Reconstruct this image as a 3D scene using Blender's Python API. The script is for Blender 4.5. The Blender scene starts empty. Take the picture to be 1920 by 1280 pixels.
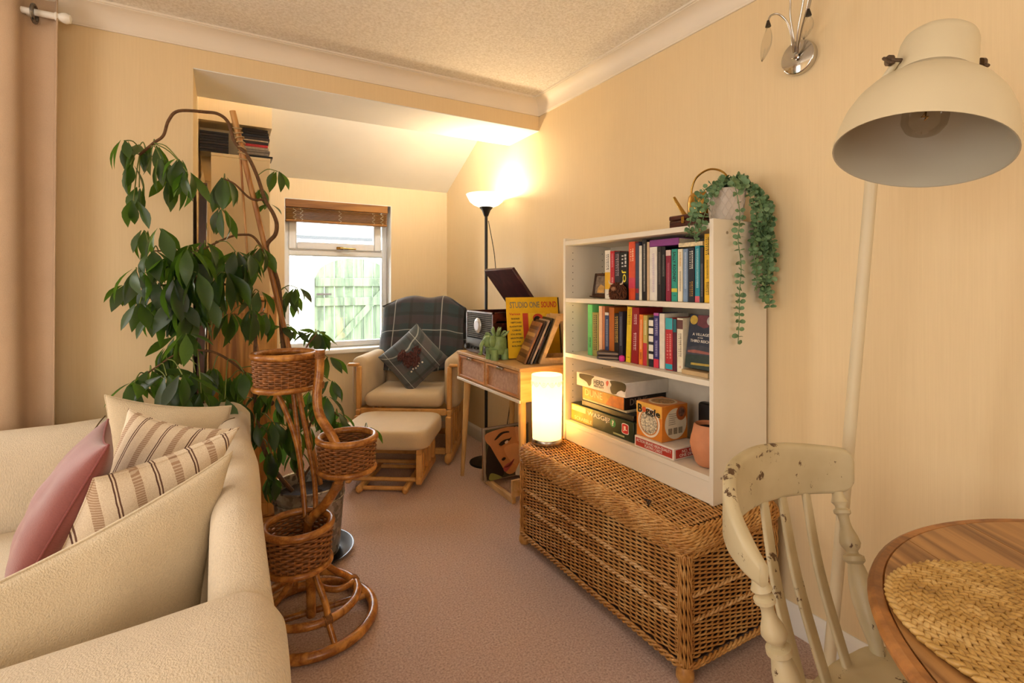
import bpy, bmesh, math, random
from mathutils import Vector as V, Matrix
R = math.radians
PI = math.pi
rnd = random.Random(7)
S = bpy.context.scene
C = S.collection

# ---------------------------------------------------------------- camera
cam_d = bpy.data.cameras.new('camera')
cam_d.sensor_width = 36.0
cam_d.lens = 940.0 / 1920.0 * 36.0
cam_d.shift_y = -106.0 / 1920.0
cam_d.clip_start = 0.02
cam = bpy.data.objects.new('camera', cam_d)
cam.location = (0, 0, 1.22)
cam.rotation_euler = (R(90), 0, R(-29.8))
C.objects.link(cam)
S.camera = cam

# ---------------------------------------------------------------- world, daylight, exposure
W = bpy.data.worlds.new('overcast_sky')
S.world = W
W.use_nodes = True
_bg = W.node_tree.nodes['Background']
_bg.inputs[0].default_value = (0.90, 0.95, 1.0, 1)
_bg.inputs[1].default_value = 13.0
vs = S.view_settings
vs.view_transform = 'Standard'
vs.look = 'None'
vs.gamma = 1.0
vs.use_curve_mapping = False
vs.exposure = 0.53
cy = S.cycles
cy.max_bounces = 6
cy.use_light_tree = False
cy.diffuse_bounces = 4
cy.glossy_bounces = 2
cy.transmission_bounces = 4
cy.transparent_max_bounces = 8
cy.caustics_reflective = False
cy.caustics_refractive = False
cy.adaptive_threshold = 0.07


def area(name, loc, target, sx, sy, power, col, portal=False):
    d = bpy.data.lights.new(name, 'AREA')
    d.shape = 'RECTANGLE'
    d.size, d.size_y, d.energy, d.color = sx, sy, power, col
    o = bpy.data.objects.new(name, d)
    o.location = loc
    o.rotation_euler = (V(target) - V(loc)).to_track_quat('-Z', 'Y').to_euler()
    C.objects.link(o)
    if portal:
        d.cycles.is_portal = True
    return o


# area lamps for daylight, in front of closed openings: the window beside the curtain, the glazed doors on the left and the window behind the viewer
area('daylight_curtain_window', (-1.55, 2.66, 1.45), (-1.35, 0.5, 1.2), 1.3, 1.2, 34, (1.0, 0.985, 0.95))
area('daylight_garden_doors', (-2.76, -0.1, 1.15), (1.5, 0.9, 1.0), 2.3, 1.9, 38, (1.0, 0.99, 0.97))
area('daylight_rear_window', (0.2, -2.16, 1.5), (0.5, 2.0, 1.25), 1.4, 1.1, 14, (1.0, 0.95, 0.88))
area('daylight_portal', (0.815, 4.40, 1.3), (0.815, 3.0, 1.3), 0.84, 1.2, 1, (1, 1, 1), portal=True)


# ---------------------------------------------------------------- mesh helpers
INV = {}
MESHES = {}


def prop(o, label=None, cat=None, group=None, kind=None):
    if label:
        o['label'] = label
    if cat:
        o['category'] = cat
    if group:
        o['group'] = group
    if kind:
        o['kind'] = kind
    return o


def thing(name, label, cat, loc=(0, 0, 0), rz=0.0, group=None):
    o = bpy.data.objects.new(name, None)
    o.empty_display_size = 0.05
    C.objects.link(o)
    o.location = loc
    o.rotation_euler = (0, 0, rz)
    INV[o.name] = (Matrix.Translation(V(loc)) @ Matrix.Rotation(rz, 4, 'Z')).inverted()
    return prop(o, label, cat, group)


def frame(c, x, y):
    """Matrix with origin c, x axis along x, y axis near y."""
    x = V(x).normalized()
    z = x.cross(V(y)).normalized()
    y = z.cross(x)
    m = Matrix((x, y, z)).transposed().to_4x4()
    return Matrix.Translation(V(c)) @ m


class MB:
    def __init__(s):
        s.v = []
        s.f = []

    def add(s, vs_, fs, M=None):
        o = len(s.v)
        if M is not None:
            vs_ = [M @ V(p) for p in vs_]
        s.v.extend(tuple(p) for p in vs_)
        s.f.extend(tuple(i + o for i in f) for f in fs)
        return s

    def box(s, a, b, M=None):
        x0, y0, z0 = a
        x1, y1, z1 = b
        return s.add([(x0, y0, z0), (x1, y0, z0), (x1, y1, z0), (x0, y1, z0), (x0, y0, z1), (x1, y0, z1), (x1, y1, z1), (x0, y1, z1)],
                     [(0, 3, 2, 1), (4, 5, 6, 7), (0, 1, 5, 4), (1, 2, 6, 5), (2, 3, 7, 6), (3, 0, 4, 7)], M)

    def bev(s, a, b, r, M=None):
        """box with chamfered edges"""
        lo, hi = V(a), V(b)
        r = min(r, *(0.45 * abs(hi[k] - lo[k]) for k in range(3)))
        vs_, ix = [], {}
        for sx in (0, 1):
            for sy in (0, 1):
                for sz in (0, 1):
                    sg = (sx, sy, sz)
                    for k in range(3):
                        p = []
                        for j in range(3):
                            e = hi[j] if sg[j] else lo[j]
                            if j != k:
                                e += -r if sg[j] else r
                            p.append(e)
                        ix[sg + (k,)] = len(vs_)
                        vs_.append(p)
        fs = []
        for k in range(3):
            i, j = (k + 1) % 3, (k + 2) % 3
            for e in (0, 1):
                q = []
                for (p_, q_) in ((0, 0), (1, 0), (1, 1), (0, 1)):
                    sg = [0, 0, 0]
                    sg[k], sg[i], sg[j] = e, p_, q_
                    q.append(ix[tuple(sg) + (k,)])
                fs.append(tuple(q if e else q[::-1]))
            for p_ in (0, 1):
                for q_ in (0, 1):
                    q = []
                    for e, kk in ((0, i), (1, i), (1, j), (0, j)):
                        sg = [0, 0, 0]
                        sg[k], sg[i], sg[j] = e, p_, q_
                        q.append(ix[tuple(sg) + (kk,)])
                    fs.append(tuple(q))
        for sx in (0, 1):
            for sy in (0, 1):
                for sz in (0, 1):
                    fs.append(tuple(ix[(sx, sy, sz, k)] for k in range(3)))
        return s.add(vs_, fs, M)

    def lathe(s, prof, n=24, M=None, close=False):
        vs_, fs, rows = [], [], []
        for r, z in prof:
            if r < 1e-6:
                rows.append([len(vs_)])
                vs_.append((0, 0, z))
            else:
                rows.append(list(range(len(vs_), len(vs_) + n)))
                vs_ += [(r * math.cos(2 * PI * i / n), r * math.sin(2 * PI * i / n), z) for i in range(n)]
        pr = list(zip(rows, rows[1:]))
        if close:
            pr.append((rows[-1], rows[0]))
        for a, b in pr:
            for i in range(n):
                j = (i + 1) % n
                q = [a[i % len(a)], a[j % len(a)], b[j % len(b)], b[i % len(b)]]
                u = []
                for t in q:
                    if t not in u:
                        u.append(t)
                if len(u) > 2:
                    fs.append(tuple(u))
        return s.add(vs_, fs, M)

    def tube(s, pts, r, n=8, closed=False, cap=True, M=None, flat=1.0):
        pts = [V(p) for p in pts]
        m = len(pts)
        rr = r if isinstance(r, (list, tuple)) else [r] * m
        tg = []
        for i in range(m):
            a = pts[i - 1] if (i > 0 or closed) else pts[i]
            b = pts[(i + 1) % m] if (i < m - 1 or closed) else pts[i]
            t = b - a
            tg.append(t.normalized() if t.length > 1e-9 else V((0, 0, 1)))
        up = V((0, 0, 1)) if abs(tg[0].z) < 0.9 else V((1, 0, 0))
        nrm = (up - tg[0] * up.dot(tg[0])).normalized()
        vs_, fs = [], []
        for i in range(m):
            nrm = nrm - tg[i] * nrm.dot(tg[i])
            nrm = nrm.normalized() if nrm.length > 1e-9 else V((1, 0, 0))
            bn = tg[i].cross(nrm)
            for k in range(n):
                a = 2 * PI * k / n
                vs_.append(pts[i] + nrm * (rr[i] * math.cos(a)) + bn * (rr[i] * flat * math.sin(a)))
        for i in range(m if closed else m - 1):
            for k in range(n):
                a, b = i * n + k, i * n + (k + 1) % n
                c, d = ((i + 1) % m) * n + (k + 1) % n, ((i + 1) % m) * n + k
                fs.append((a, b, c, d))
        if cap and not closed:
            fs.append(tuple(range(n))[::-1])
            fs.append(tuple((m - 1) * n + k for k in range(n)))
        return s.add(vs_, fs, M)

    def prism(s, poly, z0, z1, M=None):
        n = len(poly)
        return s.add([(x, y, z0) for x, y in poly] + [(x, y, z1) for x, y in poly],
                     [tuple(range(n))[::-1], tuple(range(n, 2 * n))] + [(i, (i + 1) % n, n + (i + 1) % n, n + i) for i in range(n)], M)

    def grid(s, fn, nu, nv, wu=False, wv=False, M=None):
        """fn(i/nu, j/nv)"""
        cu, cv = (nu if wu else nu + 1), (nv if wv else nv + 1)
        vs_ = [fn(i / nu, j / nv) for i in range(cu) for j in range(cv)]
        fs = []
        for i in range(nu):
            for j in range(nv):
                a, b = i, (i + 1) % cu
                c, d = j, (j + 1) % cv
                fs.append((a * cv + c, b * cv + c, b * cv + d, a * cv + d))
        return s.add(vs_, fs, M)

    def mesh(s, name, mat, smooth=40, recalc=True):
        me = bpy.data.meshes.new(name)
        me.from_pydata(s.v, [], s.f)
        if recalc:
            bm = bmesh.new()
            bm.from_mesh(me)
            bmesh.ops.recalc_face_normals(bm, faces=bm.faces)
            bm.to_mesh(me)
            bm.free()
        if smooth:
            me.polygons.foreach_set('use_smooth', [True] * len(me.polygons))
            if smooth < 180:
                me.set_sharp_from_angle(angle=R(smooth))
        if mat is not None:
            me.materials.append(mat)
        me.update()
        return me

    def build(s, name, mat, parent=None, smooth=40, world=False, recalc=True, **kw):
        """world=True: the vertices are in world coordinates and are brought into the parent's frame"""
        if world and parent is not None:
            m = INV[parent.name]
            s.v = [tuple(m @ V(p)) for p in s.v]
        return link(name, s.mesh(name, mat, smooth, recalc), parent, **kw)


def link(name, me, parent=None, label=None, cat=None, group=None, kind=None, mtx=None):
    o = bpy.data.objects.new(name, me)
    C.objects.link(o)
    if mtx is not None:
        o.matrix_local = mtx
    if parent is not None:
        o.parent = parent
        INV[o.name] = (mtx.inverted() if mtx is not None else Matrix()) @ INV.get(parent.name, Matrix())
    else:
        INV[o.name] = mtx.inverted() if mtx is not None else Matrix()
    return prop(o, label, cat, group, kind)


def copy_tree(o, parent=None, loc=None, label=None):
    c = o.copy()
    C.objects.link(c)
    c.parent = parent
    if loc is not None:
        c.location = loc
    if label:
        c['label'] = label
    for ch in o.children:
        copy_tree(ch, c)
    return c


def smoothpath(pts, n=8, closed=False):
    """Catmull-Rom through pts"""
    P = [V(p) for p in pts]
    m = len(P)
    out = []
    for i in range(m if closed else m - 1):
        p0 = P[(i - 1) % m] if (closed or i > 0) else P[0]
        p1, p2 = P[i], P[(i + 1) % m]
        p3 = P[(i + 2) % m] if (closed or i + 2 < m) else P[-1]
        for k in range(n):
            t = k / n
            out.append(0.5 * ((2 * p1) + (p2 - p0) * t + (2 * p0 - 5 * p1 + 4 * p2 - p3) * t * t + (3 * p1 - p0 - 3 * p2 + p3) * t ** 3))
    if not closed:
        out.append(P[-1])
    return out


def text(name, s, size, mat, parent, M, width=None, height=None, align='CENTER', world=False, bold=0.0, ext=0.0004):
    """flat lettering as a mesh; M places its centre, text runs along local x; width/height stretch it to fit"""
    cu = bpy.data.curves.new(name, 'FONT')
    cu.body = s
    cu.size = size
    cu.align_x = align
    cu.align_y = 'CENTER'
    cu.extrude = ext
    cu.resolution_u = 2
    cu.offset = bold * size
    cu.space_line = 0.85
    t = bpy.data.objects.new(name, cu)
    C.objects.link(t)
    bpy.context.view_layer.update()
    me = bpy.data.meshes.new_from_object(t.evaluated_get(bpy.context.evaluated_depsgraph_get()))
    bpy.data.objects.remove(t)
    bpy.data.curves.remove(cu)
    if not len(me.vertices):
        return None
    xs = [v.co.x for v in me.vertices]
    ys = [v.co.y for v in me.vertices]
    sx = width / (max(xs) - min(xs)) if width else 1
    sy = height / (max(ys) - min(ys)) if height else (sx if width else 1)
    if width and not height and sy > 1.6:
        sy = 1.6
    cx, cy = ((max(xs) + min(xs)) / 2 if align == 'CENTER' else 0), (max(ys) + min(ys)) / 2
    m = M @ Matrix.Diagonal((sx, sy, 1, 1)) @ Matrix.Translation((-cx, -cy, 0))
    if world:
        m = INV[parent.name] @ m
    me.transform(m)
    me.materials.clear()
    me.materials.append(mat)
    me.name = name
    return link(name, me, parent)


# ---------------------------------------------------------------- materials
def srgb(h):
    if isinstance(h, str):
        h = h.lstrip('#')
        c = [int(h[i:i + 2], 16) / 255 for i in (0, 2, 4)]
        return tuple(x / 12.92 if x <= 0.04045 else ((x + 0.055) / 1.055) ** 2.4 for x in c)
    return tuple(h)


class NT:
    def __init__(s, name):
        s.m = bpy.data.materials.new(name)
        s.m.use_nodes = True
        s.t = s.m.node_tree
        s.b = s.t.nodes['Principled BSDF']
        s.out = s.t.nodes['Material Output']
        s._oc = None

    def n(s, typ, **kw):
        nd = s.t.nodes.new(typ)
        for k, v in kw.items():
            setattr(nd, k, v)
        return nd

    def l(s, a, b):
        s.t.links.new(a, b)

    def set(s, sock, v):
        if hasattr(v, 'is_output') or isinstance(v, bpy.types.NodeSocket):
            s.l(v, sock)
        else:
            if isinstance(v, (tuple, list)) and len(v) == 3 and sock.type == 'RGBA':
                v = (*v, 1)
            sock.default_value = v

    def obj(s):
        if s._oc is None:
            s._oc = s.n('ShaderNodeTexCoord')
        return s._oc.outputs['Object']

    def mapped(s, scale=(1, 1, 1), rot=(0, 0, 0)):
        mp = s.n('ShaderNodeMapping')
        mp.inputs['Scale'].default_value = scale
        mp.inputs['Rotation'].default_value = rot
        s.l(s.obj(), mp.inputs[0])
        return mp.outputs[0]

    def noise(s, scale, detail=3, rough=0.5, vec=None, dist=0.0):
        nd = s.n('ShaderNodeTexNoise')
        nd.inputs['Scale'].default_value = scale
        nd.inputs['Detail'].default_value = detail
        nd.inputs['Roughness'].default_value = rough
        nd.inputs['Distortion'].default_value = dist
        s.l(vec if vec is not None else s.obj(), nd.inputs['Vector'])
        return nd.outputs[0]

    def ramp(s, fac, stops):
        nd = s.n('ShaderNodeValToRGB')
        e = nd.color_ramp.elements
        while len(e) < len(stops):
            e.new(0.5)
        for el, (p, c) in zip(e, stops):
            el.position = p
            el.color = (*c, 1) if len(c) == 3 else c
        s.l(fac, nd.inputs[0])
        return nd.outputs[0]

    def math(s, op, a, b=0.0, clamp=False):
        nd = s.n('ShaderNodeMath', operation=op, use_clamp=clamp)
        s.set(nd.inputs[0], a)
        s.set(nd.inputs[1], b)
        return nd.outputs[0]

    def sep(s, vec=None):
        nd = s.n('ShaderNodeSeparateXYZ')
        s.l(vec if vec is not None else s.obj(), nd.inputs[0])
        return nd.outputs

    def mix(s, fac, a, b):
        nd = s.n('ShaderNodeMix', data_type='RGBA')
        s.set(nd.inputs[0], fac)
        s.set(nd.inputs[6], a)
        s.set(nd.inputs[7], b)
        return nd.outputs[2]

    def bump(s, h, strength=0.3, dist=0.01):
        nd = s.n('ShaderNodeBump')
        nd.inputs['Strength'].default_value = strength
        nd.inputs['Distance'].default_value = dist
        s.l(h, nd.inputs['Height'])
        s.l(nd.outputs[0], s.b.inputs['Normal'])

    def fin(s, col=None, rough=None, metal=None):
        if col is not None:
            s.set(s.b.inputs['Base Color'], col)
        if rough is not None:
            s.set(s.b.inputs['Roughness'], rough)
        if metal is not None:
            s.set(s.b.inputs['Metallic'], metal)
        return s.m


_mc = {}


def plain(col, rough=0.55, metal=0.0, var=0.10, scale=30.0, bump=0.0, bscale=200.0, name=None):
    """a colour with slight procedural mottling and fine relief"""
    key = (col if isinstance(col, str) else tuple(col), rough, metal, var, scale, bump, bscale)
    if key in _mc:
        return _mc[key]
    t = NT(name or 'finish')
    c = srgb(col)
    d = tuple(x * (1 - var) for x in c)
    u = tuple(min(1, x * (1 + var * 0.6)) for x in c)
    t.fin(t.ramp(t.noise(scale), [(0.3, d), (0.7, u)]), rough, metal)
    if bump:
        t.bump(t.noise(bscale, 2), bump, 0.002)
    _mc[key] = t.m
    return t.m


def fabric(name, col, scale=900.0, bump=0.35, var=0.14, rough=0.92):
    t = NT(name)
    c = srgb(col)
    n1 = t.noise(6.0, 4)
    n2 = t.noise(scale, 2, vec=t.mapped((1, 1, 0.35)))
    f = t.math('ADD', t.math('MULTIPLY', n1, 0.5), t.math('MULTIPLY', n2, 0.5))
    t.fin(t.ramp(f, [(0.35, tuple(x * (1 - var) for x in c)), (0.65, tuple(min(1, x * (1 + var * 0.5)) for x in c))]), rough)
    t.b.inputs['Sheen Weight'].default_value = 0.08
    t.bump(n2, bump, 0.004)
    return t.m


def wood(name, dark, light, scale=9.0, stretch=(1, 1, 0.08), rough=0.42, bump=0.08, rings=6.0):
    t = NT(name)
    v = t.mapped(stretch)
    n1 = t.noise(scale, 4, 0.55, v, 0.6)
    w = t.math('FRACT', t.math('MULTIPLY', n1, rings))
    tri = t.math('ABSOLUTE', t.math('SUBTRACT', w, 0.5))
    n2 = t.noise(scale * 14, 3, 0.6, v)
    f = t.math('ADD', t.math('MULTIPLY', tri, 1.1), t.math('MULTIPLY', n2, 0.45))
    col = t.ramp(f, [(0.2, srgb(dark)), (0.75, srgb(light))])
    t.fin(col, rough)
    t.bump(f, bump, 0.002)
    return t.m


def emis(name, col, strength):
    t = NT(name)
    t.fin(srgb(col), 0.6)
    t.b.inputs['Emission Color'].default_value = (*srgb(col), 1)
    t.b.inputs['Emission Strength'].default_value = strength
    t.m.cycles.emission_sampling = 'NONE'
    return t.m


def wallpaper(name, ax, base):
    """cream textured vinyl wallpaper: fine uneven vertical lines. ax: the horizontal axis of the wall"""
    t = NT(name)
    sc = [40, 40, 40]
    sc['xyz'.index(ax)] = 420
    sc[2] = 3.0
    n1 = t.noise(1.0, 3, 0.6, t.mapped(tuple(sc)))
    sc2 = [6, 6, 6]
    sc2['xyz'.index(ax)] = 160
    sc2[2] = 9
    n2 = t.noise(1.0, 2, 0.5, t.mapped(tuple(sc2)))
    n3 = t.noise(1.3, 3)
    f = t.math('ADD', t.math('MULTIPLY', n1, 0.6), t.math('MULTIPLY', n2, 0.4))
    c = srgb(base)
    a = t.ramp(f, [(0.35, tuple(x * y for x, y in zip(c, (0.955, 0.945, 0.92)))), (0.65, c)])
    col = t.mix(t.math('MULTIPLY', n3, 0.12), a, tuple(x * y for x, y in zip(c, (0.92, 0.86, 0.76))))
    t.fin(col, 0.62)
    t.bump(f, 0.22, 0.0012)
    return t.m


WALLC = '#ebd2a5'
m_wall_x = wallpaper('wallpaper_cream_a', 'x', WALLC)
m_wall_y = wallpaper('wallpaper_cream_b', 'y', WALLC)
m_slope = plain('#eeece6', 0.8, var=0.03, scale=3, bump=0.1, bscale=90, name='painted_plaster_white')


def _artex():
    t = NT('stippled_ceiling_paint')
    n = t.noise(85, 4, 0.62)
    n2 = t.noise(260, 2, 0.5)
    f = t.math('ADD', t.math('MULTIPLY', n, 0.75), t.math('MULTIPLY', n2, 0.25))
    t.fin(t.ramp(f, [(0.35, srgb('#ddd3c0')), (0.6, srgb('#f6efe2'))]), 0.85)
    t.bump(f, 0.9, 0.008)
    return t.m


m_artex = _artex()
m_coving = plain('#ece0cc', 0.6, var=0.03, scale=4, name='coving_gloss_paint')
m_gloss = plain('#eee8dc', 0.35, var=0.03, scale=6, name='white_gloss_paint')


def _carpet():
    t = NT('pinkish_beige_carpet')
    a = t.noise(1.7, 3)
    b = t.noise(520, 3, 0.7)
    c = t.noise(140, 4, 0.7)
    f = t.math('ADD', t.math('MULTIPLY', b, 0.35), t.math('MULTIPLY', c, 0.65))
    col = t.ramp(f, [(0.36, srgb('#a67764')), (0.5, srgb('#e6bda8')), (0.64, srgb('#feeadd'))])
    col = t.mix(t.math('MULTIPLY', a, 0.18), col, srgb('#b8967c'))
    t.fin(col, 0.96)
    t.b.inputs['Sheen Weight'].default_value = 0.3
    t.bump(f, 1.0, 0.012)
    return t.m


m_carpet = _carpet()
m_upvc = plain('#f2f3f2', 0.3, var=0.02, name='white_upvc')
m_white = plain('#e8ddc8', 0.38, var=0.03, scale=5, name='white_laminate')
m_chrome = plain('#c9c6c0', 0.12, 1.0, 0.03, name='chrome')
m_brass = plain('#b08a45', 0.25, 1.0, 0.12, 12, name='brushed_brass')
m_black = plain('#15120f', 0.4, var=0.2, name='black_paint')
m_dark = plain('#241a14', 0.5, var=0.2, name='dark_brown')
m_bulb = plain('#f6efe0', 0.2, name='pearl_bulb')
m_beech = wood('beech_lacquered', '#c48a45', '#dda863', 7, (1, 1, 0.5), 0.38, 0.02, 2)
m_oak = wood('pale_oak', '#bf935c', '#d8b27c', 10, (0.12, 1, 1), 0.5, 0.04, 3)
m_leg = wood('oak_leg', '#b08348', '#dbb274', 8, (1, 1, 0.1), 0.5, 0.05, 4)
m_pine = wood('knotty_pine', '#9a5f20', '#dfa050', 5, (1, 1, 0.07), 0.4, 0.05, 9)
m_mahog = wood('mahogany', '#2f120a', '#5a2417', 8, (1, 0.15, 1), 0.3, 0.03, 4)
m_walnut = wood('dark_walnut', '#2b170c', '#54301a', 8, (1, 1, 0.12), 0.4, 0.04, 4)
m_table = wood('waxed_pine_tabletop', '#7a4e26', '#b58550', 4.0, (1.4, 0.05, 1), 0.36, 0.04, 8)


def glassmat(name, tint=(1, 1, 1), rough=0.0, refl=1.0):
    t = NT(name)
    tr = t.n('ShaderNodeBsdfTransparent')
    tr.inputs[0].default_value = (*tint, 1)
    gl = t.n('ShaderNodeBsdfGlossy')
    gl.inputs['Roughness'].default_value = rough
    lw = t.n('ShaderNodeFresnel')
    lw.inputs[0].default_value = 1.45
    mx = t.n('ShaderNodeMixShader')
    t.l(t.math('MULTIPLY', lw.outputs[0], refl), mx.inputs[0])
    t.l(tr.outputs[0], mx.inputs[1])
    t.l(gl.outputs[0], mx.inputs[2])
    t.l(mx.outputs[0], t.out.inputs[0])
    return t.m


m_glass = glassmat('window_glass')
m_frost = glassmat('frosted_glass', (0.88, 0.86, 0.82), 0.25)


# ================================================================ the setting
WX, Y0, Y1, YB, ZC, ZB = 1.74, 2.69, 3.08, 4.22, 2.38, 2.205
XL, YR = -2.8, -2.2


def struct(name, mb, mat, smooth=40, **kw):
    return mb.build(name, mat, None, smooth, kind='structure', **kw)


struct('floor', MB().box((XL - .1, YR - .1, -.06), (WX + .1, YB + .2, 0)), m_carpet)
struct('ceiling', MB().box((XL - .1, YR - .1, ZC), (WX + .1, Y1, ZC + .1)), m_artex)
struct('wall_right', MB().box((WX, YR - .1, 0), (WX + .12, YB + .2, 2.8)), m_wall_y)
# wall with the opening and the curtained window
w = MB()
w.box((-0.95, Y0, 0), (-.125, Y1, ZC)).box((-2.35, Y0, 0), (-.95, Y1, .85)).box((-2.35, Y0, 2.1), (-.95, Y1, ZC)).box((XL, Y0, 0), (-2.35, Y1, ZC))
struct('wall_left', w, m_wall_x)
struct('wall_beam', MB().box((-.125, Y0, ZB), (WX, Y1, ZC)), m_wall_x)
struct('wall_beam_soffit', MB().box((-.125, Y0 + .002, ZB - .004), (WX, Y1 - .002, ZB)), m_slope)
struct('wall_alcove', MB().box((-.25, Y1, 0), (-.125, YB, 2.8)), m_wall_y)
struct('wall_bulkhead', MB().box((-.125, 3.36, 1.97), (.235, YB, 2.118)).box((-.125, 3.19, 2.118), (.235, YB, 2.75)), m_wall_x)  # upper part stepped forward so the uplighter only grazes it and leaves it dark
w = MB()
wx0, wx1, wz0, wz1 = .397, 1.232, .70, 1.893
w.box((-.25, YB, 0), (wx0, YB + .2, 2.1)).box((wx1, YB, 0), (WX, YB + .2, 2.1)).box((wx0, YB, 0), (wx1, YB + .2, wz0)).box((wx0, YB, wz1), (wx1, YB + .2, 2.1))
struct('wall_back', w, m_wall_x)
# plaster reveals of the window
w = MB()
w.box((wx1 - .006, YB + .001, wz0), (wx1, YB + .13, wz1)).box((wx0, YB + .001, wz0), (wx0 + .006, YB + .13, wz1)).box((wx0, YB + .001, wz1 - .006), (wx1, YB + .13, wz1))
struct('trim_3', w, m_gloss)
struct('wall_far_left', MB().box((XL - .1, YR, 0), (XL, -1.25, ZC)).box((XL - .1, 1.05, 0), (XL, Y1, ZC)).box((XL - .1, -1.25, 2.12), (XL, 1.05, ZC)), m_wall_y)
w = MB()
w.box((XL, YR - .1, 0), (-.5, YR, ZC)).box((.9, YR - .1, 0), (WX, YR, ZC)).box((-.5, YR - .1, 2.06), (.9, YR, ZC)).box((-.5, YR - .1, 0), (.9, YR, .94))
struct('wall_rear', w, m_wall_x)
# frames of the two windows out of view
w = MB()
for x in (-2.35, -1.68, -1.0):
    w.bev((x, Y0 + .08, .85), (x + .05, Y0 + .14, 2.1), .006)
for z in (.85, 2.05):
    w.bev((-2.35, Y0 + .08, z), (-.95, Y0 + .14, z + .05), .006)
w.box((-2.36, Y0 + .15, .84), (-.94, Y0 + .17, 2.11))  # opaque panel added behind the frame to keep the sky light out
struct('window_2', w, m_upvc)
w = MB()
for x in (-.5, .17, .84):
    w.bev((x, YR - .08, .94), (x + .06, YR - .05, 2.06), .006)
for z in (.94, 2.0):
    w.bev((-.5, YR - .08, z), (.9, YR - .05, z + .06), .006)
w.box((-.51, YR - .1, .93), (.91, YR - .085, 2.07))  # solid sheet added behind this frame too, blocks light from the world
struct('window_3', w, m_upvc)
w = MB()
for y in (-1.25, -.13, .98):
    w.bev((XL - .09, y, 0), (XL - .05, y + .07, 2.12), .006)
for z in (0, 2.05):
    w.bev((XL - .09, -1.25, z), (XL - .05, 1.05, z + .07), .006)
w.box((XL - .11, -1.26, 0), (XL - .095, 1.06, 2.13))  # added blank sheet behind the doors, shuts out the sky
struct('door_1', w, m_upvc)
# sloping ceiling of the alcove
sl = (2.36 - 2.05) / (4.22 - 3.59)
zt = 2.05 + sl * (YB - Y1)
struct('ceiling_slope', MB().prism([(Y1, zt), (YB + .1, 2.05 - sl * .1), (YB + .1, 2.2), (Y1, zt + .15)], -.25, WX, frame((0, 0, 0), (0, 1, 0), (0, 0, 1))), m_slope)


def cove(M, L):
    pf = [(0, 0), (0, -.088), (.008, -.088), (.011, -.080)]
    for k in range(9):
        a = R(90) * k / 8
        pf.append((.080 - .068 * math.cos(a), -.080 + .068 * math.sin(a)))
    pf += [(.080, -.009), (.088, -.008), (.088, 0)]
    return MB().prism(pf, 0, L, M)


# profile x: away from the wall, y: up, z: along
struct('trim_1', cove(frame((WX, YR, ZC), (-1, 0, 0), (0, 0, 1)), Y0 - YR), m_coving, 30)
struct('trim_2', cove(frame((WX, Y0, ZC), (0, -1, 0), (0, 0, 1)), WX - XL), m_coving, 30)
bb = [(0, 0), (.016, 0), (.016, .075), (.012, .088), (.006, .094), (.004, .1), (0, .1)]
struct('baseboard_right', MB().prism(bb, 0, YB - YR, frame((WX, YR, 0), (-1, 0, 0), (0, 0, 1))), m_gloss)
struct('baseboard_back', MB().prism(bb, 0, WX + .125, frame((WX, YB, 0), (0, -1, 0), (0, 0, 1))), m_gloss)
struct('baseboard_left', MB().prism(bb, 0, -.125 - XL, frame((-.125, Y0, 0), (0, -1, 0), (0, 0, 1))), m_gloss)

# ---------------------------------------------------------------- window with its sill
win = thing('window_1', None, None, (.815, YB + .12, wz0))
win['kind'] = 'structure'
yf = YB + .12


def wframe(a, b, w_, y0, y1, name, parent):
    m = MB()
    (x0, z0), (x1, z1) = a, b
    m.bev((x0, y0, z0), (x0 + w_, y1, z1), .008).bev((x1 - w_, y0, z0), (x1, y1, z1), .008)
    m.bev((x0 + w_, y0, z0), (x1 - w_, y1, z0 + w_), .008).bev((x0 + w_, y0, z1 - w_), (x1 - w_, y1, z1), .008)
    return m.build(name, m_upvc, parent, world=True)


wframe((wx0 + .004, wz0 + .004), (wx1 - .004, wz1 - .004), .045, yf, yf + .06, 'frame', win)
MB().bev((wx0 + .04, yf + .001, 1.455), (wx1 - .04, yf + .06, 1.525), .008).build('transom', m_upvc, win, world=True)
sa = wframe((wx0 + .04, 1.505), (wx1 - .06, wz1 - .045), .06, yf - .018, yf + .04, 'sash', win)
MB().box((wx0 + .09, yf + .015, 1.55), (wx1 - .11, yf + .021, wz1 - .09)).build('pane', m_glass, sa, world=True)
MB().box((wx0 + .045, yf + .02, wz0 + .045), (wx1 - .045, yf + .026, 1.46)).build('pane', m_glass, win, world=True)
h = MB().bev((.80, yf - .034, 1.512), (.855, yf - .018, 1.535), .004)
h.tube([(.83, yf - .03, 1.522), (.83, yf - .05, 1.522), (.87, yf - .055, 1.52), (.95, yf - .055, 1.517)], [.007, .008, .008, .006], 8)
h.build('handle', m_brass, sa, world=True)
MB().bev((wx0 - .02, YB - .06, wz0 - .032), (wx1 + .01, yf + .01, wz0 + .004), .008).build('sill', m_gloss, win, world=True)

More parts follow.
